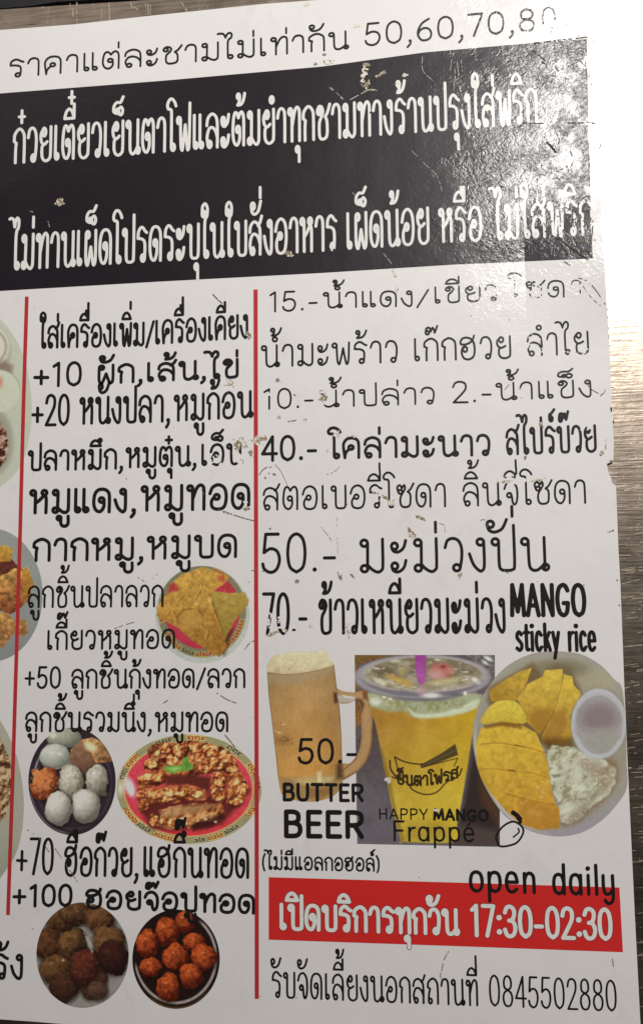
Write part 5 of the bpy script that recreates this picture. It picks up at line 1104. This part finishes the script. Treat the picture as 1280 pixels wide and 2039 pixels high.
crack([(1060, 100), (1072, 108), (1090, 125)], 1.0, 6, .62, M_dark); crack([(1104, 90), (1105, 122)], 1.2, 7, .5, M_crack); crack([(1123, 520), (1134, 527)], 1.4, 8, .8, M_crack)
crack([(1128, 95), (1132, 110), (1141, 130), (1142, 142)], .7, 9, .7, M_crack); crack([(1152, 118), (1166, 132)], .7, 10, .8, M_crack); crack([(1195, 285), (1196, 292)], 1.4, 11, .9, M_dark)
crack([(1152, 553), (1170, 560), (1188, 580), (1204, 605)], 1.0, 12, .62, M_crack); crack([(1155, 560), (1175, 590), (1195, 608)], .7, 13, .55, M_crack); crack([(1167, 290), (1170, 305), (1172, 330)], .8, 14, .55, M_crack)
crack([(998, 370), (1004, 372)], 1.0, 15, .9, M_dark); crack([(1178, 425), (1180, 440), (1178, 470)], 1.6, 16, .5, M_crack); crack([(1113, 275), (1112, 285)], 1.6, 17, .6, M_crack); crack([(1079, 122), (1085, 126)], 1.2, 18, .9, M_dark)
crack([(1209, 610), (1211, 655), (1214, 690)], .6, 19, .5, M_crack); crack([(1188, 20), (1189, 90), (1190, 190)], .5, 21, .5, M_pale); crack([(1216, 812), (1217, 818)], 1.4, 22, .95, M_dark)
crack([(1221, 838), (1221, 842)], 1.2, 23, .95, M_dark); crack([(1219, 1057), (1221, 1056)], 1.2, 23, .99, M_dark); crack([(1228, 1155), (1229, 1156)], 1.1, 23, .99, M_dark); crack([(1232, 1205), (1233, 1206)], 1.1, 23, .99, M_dark)
for i_, (p, w, lim) in enumerate([([(1062, 150), (1075, 160), (1084, 150), (1098, 158)], 1.6, .5), ([(1105, 130), (1112, 140), (1122, 135)], 1.5, .5), ([(1135, 300), (1140, 315), (1138, 330)], 1.6, .5), ([(1098, 345), (1115, 338), (1140, 325)], 1.4, .45),
        ([(1085, 165), (1095, 150), (1110, 152)], 1.2, .5), ([(1155, 430), (1168, 440), (1175, 455)], 2.0, .5), ([(1130, 470), (1150, 480), (1165, 478)], 1.5, .45), ([(1090, 360), (1110, 352), (1130, 356)], 1.1, .45), ([(1100, 262), (1110, 268), (1106, 280)], 1.3, .5),
        ([(1165, 120), (1168, 160), (1169, 200)], 1.0, .5), ([(1171, 285), (1173, 320), (1174, 370)], 1.0, .5), ([(1060, 420), (1080, 440), (1095, 470)], 1.0, .5), ([(1040, 170), (1052, 190), (1056, 210)], .8, .5)]):
    crack(p, w, 140 + i_, lim, M_crack)
# pale hairline scratches over the black band
for i_, (p, w) in enumerate([([(654, 172), (668, 184), (683, 198)], .6), ([(658, 172), (672, 186), (684, 196)], .4), ([(697, 198), (715, 188), (738, 176)], .7), ([(841, 112), (842, 140), (862, 160)], .45), ([(904, 120), (906, 150), (903, 170)], .5),
      ([(910, 122), (913, 150)], .5), ([(918, 118), (921, 142)], .4), ([(900, 112), (896, 140)], .4), ([(980, 160), (1000, 190), (1010, 230)], .5), ([(1020, 130), (1040, 170), (1050, 200)], .5), ([(1030, 110), (1050, 140), (1060, 170)], .5),
      ([(760, 500), (780, 525)], .5), ([(700, 380), (706, 388)], .5), ([(60, 420), (66, 422)], .5), ([(96, 440), (99, 452)], .5), ([(850, 330), (870, 350), (880, 380)], .4), ([(820, 300), (850, 330)], .4), ([(940, 370), (990, 350)], .4)]):
    crack(p, w, 60 + i_, .68, M_pale)
crack([(905, 520), (906, 500), (912, 480)], .4, 80, .5, M_pale)
# fine dirt specks and dents joined in one
rs = np.random.RandomState(12); sp = []
for i in range(90):
    x = rs.uniform(60, 1210); y = rs.uniform(600, 1990)
    sp.append(([(x, y), (x + rs.uniform(-3, 3), y + rs.uniform(-2, 2))], rs.uniform(.25, .7)))
for i in range(60):
    x = rs.uniform(1070, 1185); y = rs.uniform(30, 500)
    sp.append(([(x, y), (x + rs.uniform(-4, 4), y + rs.uniform(-4, 4))], rs.uniform(.3, .9)))
o = ink('dirt_specks', sp, M_crack, menu, ZT + 7e-5, wn(5, .6), h=.5); tag(o, kind='stuff')
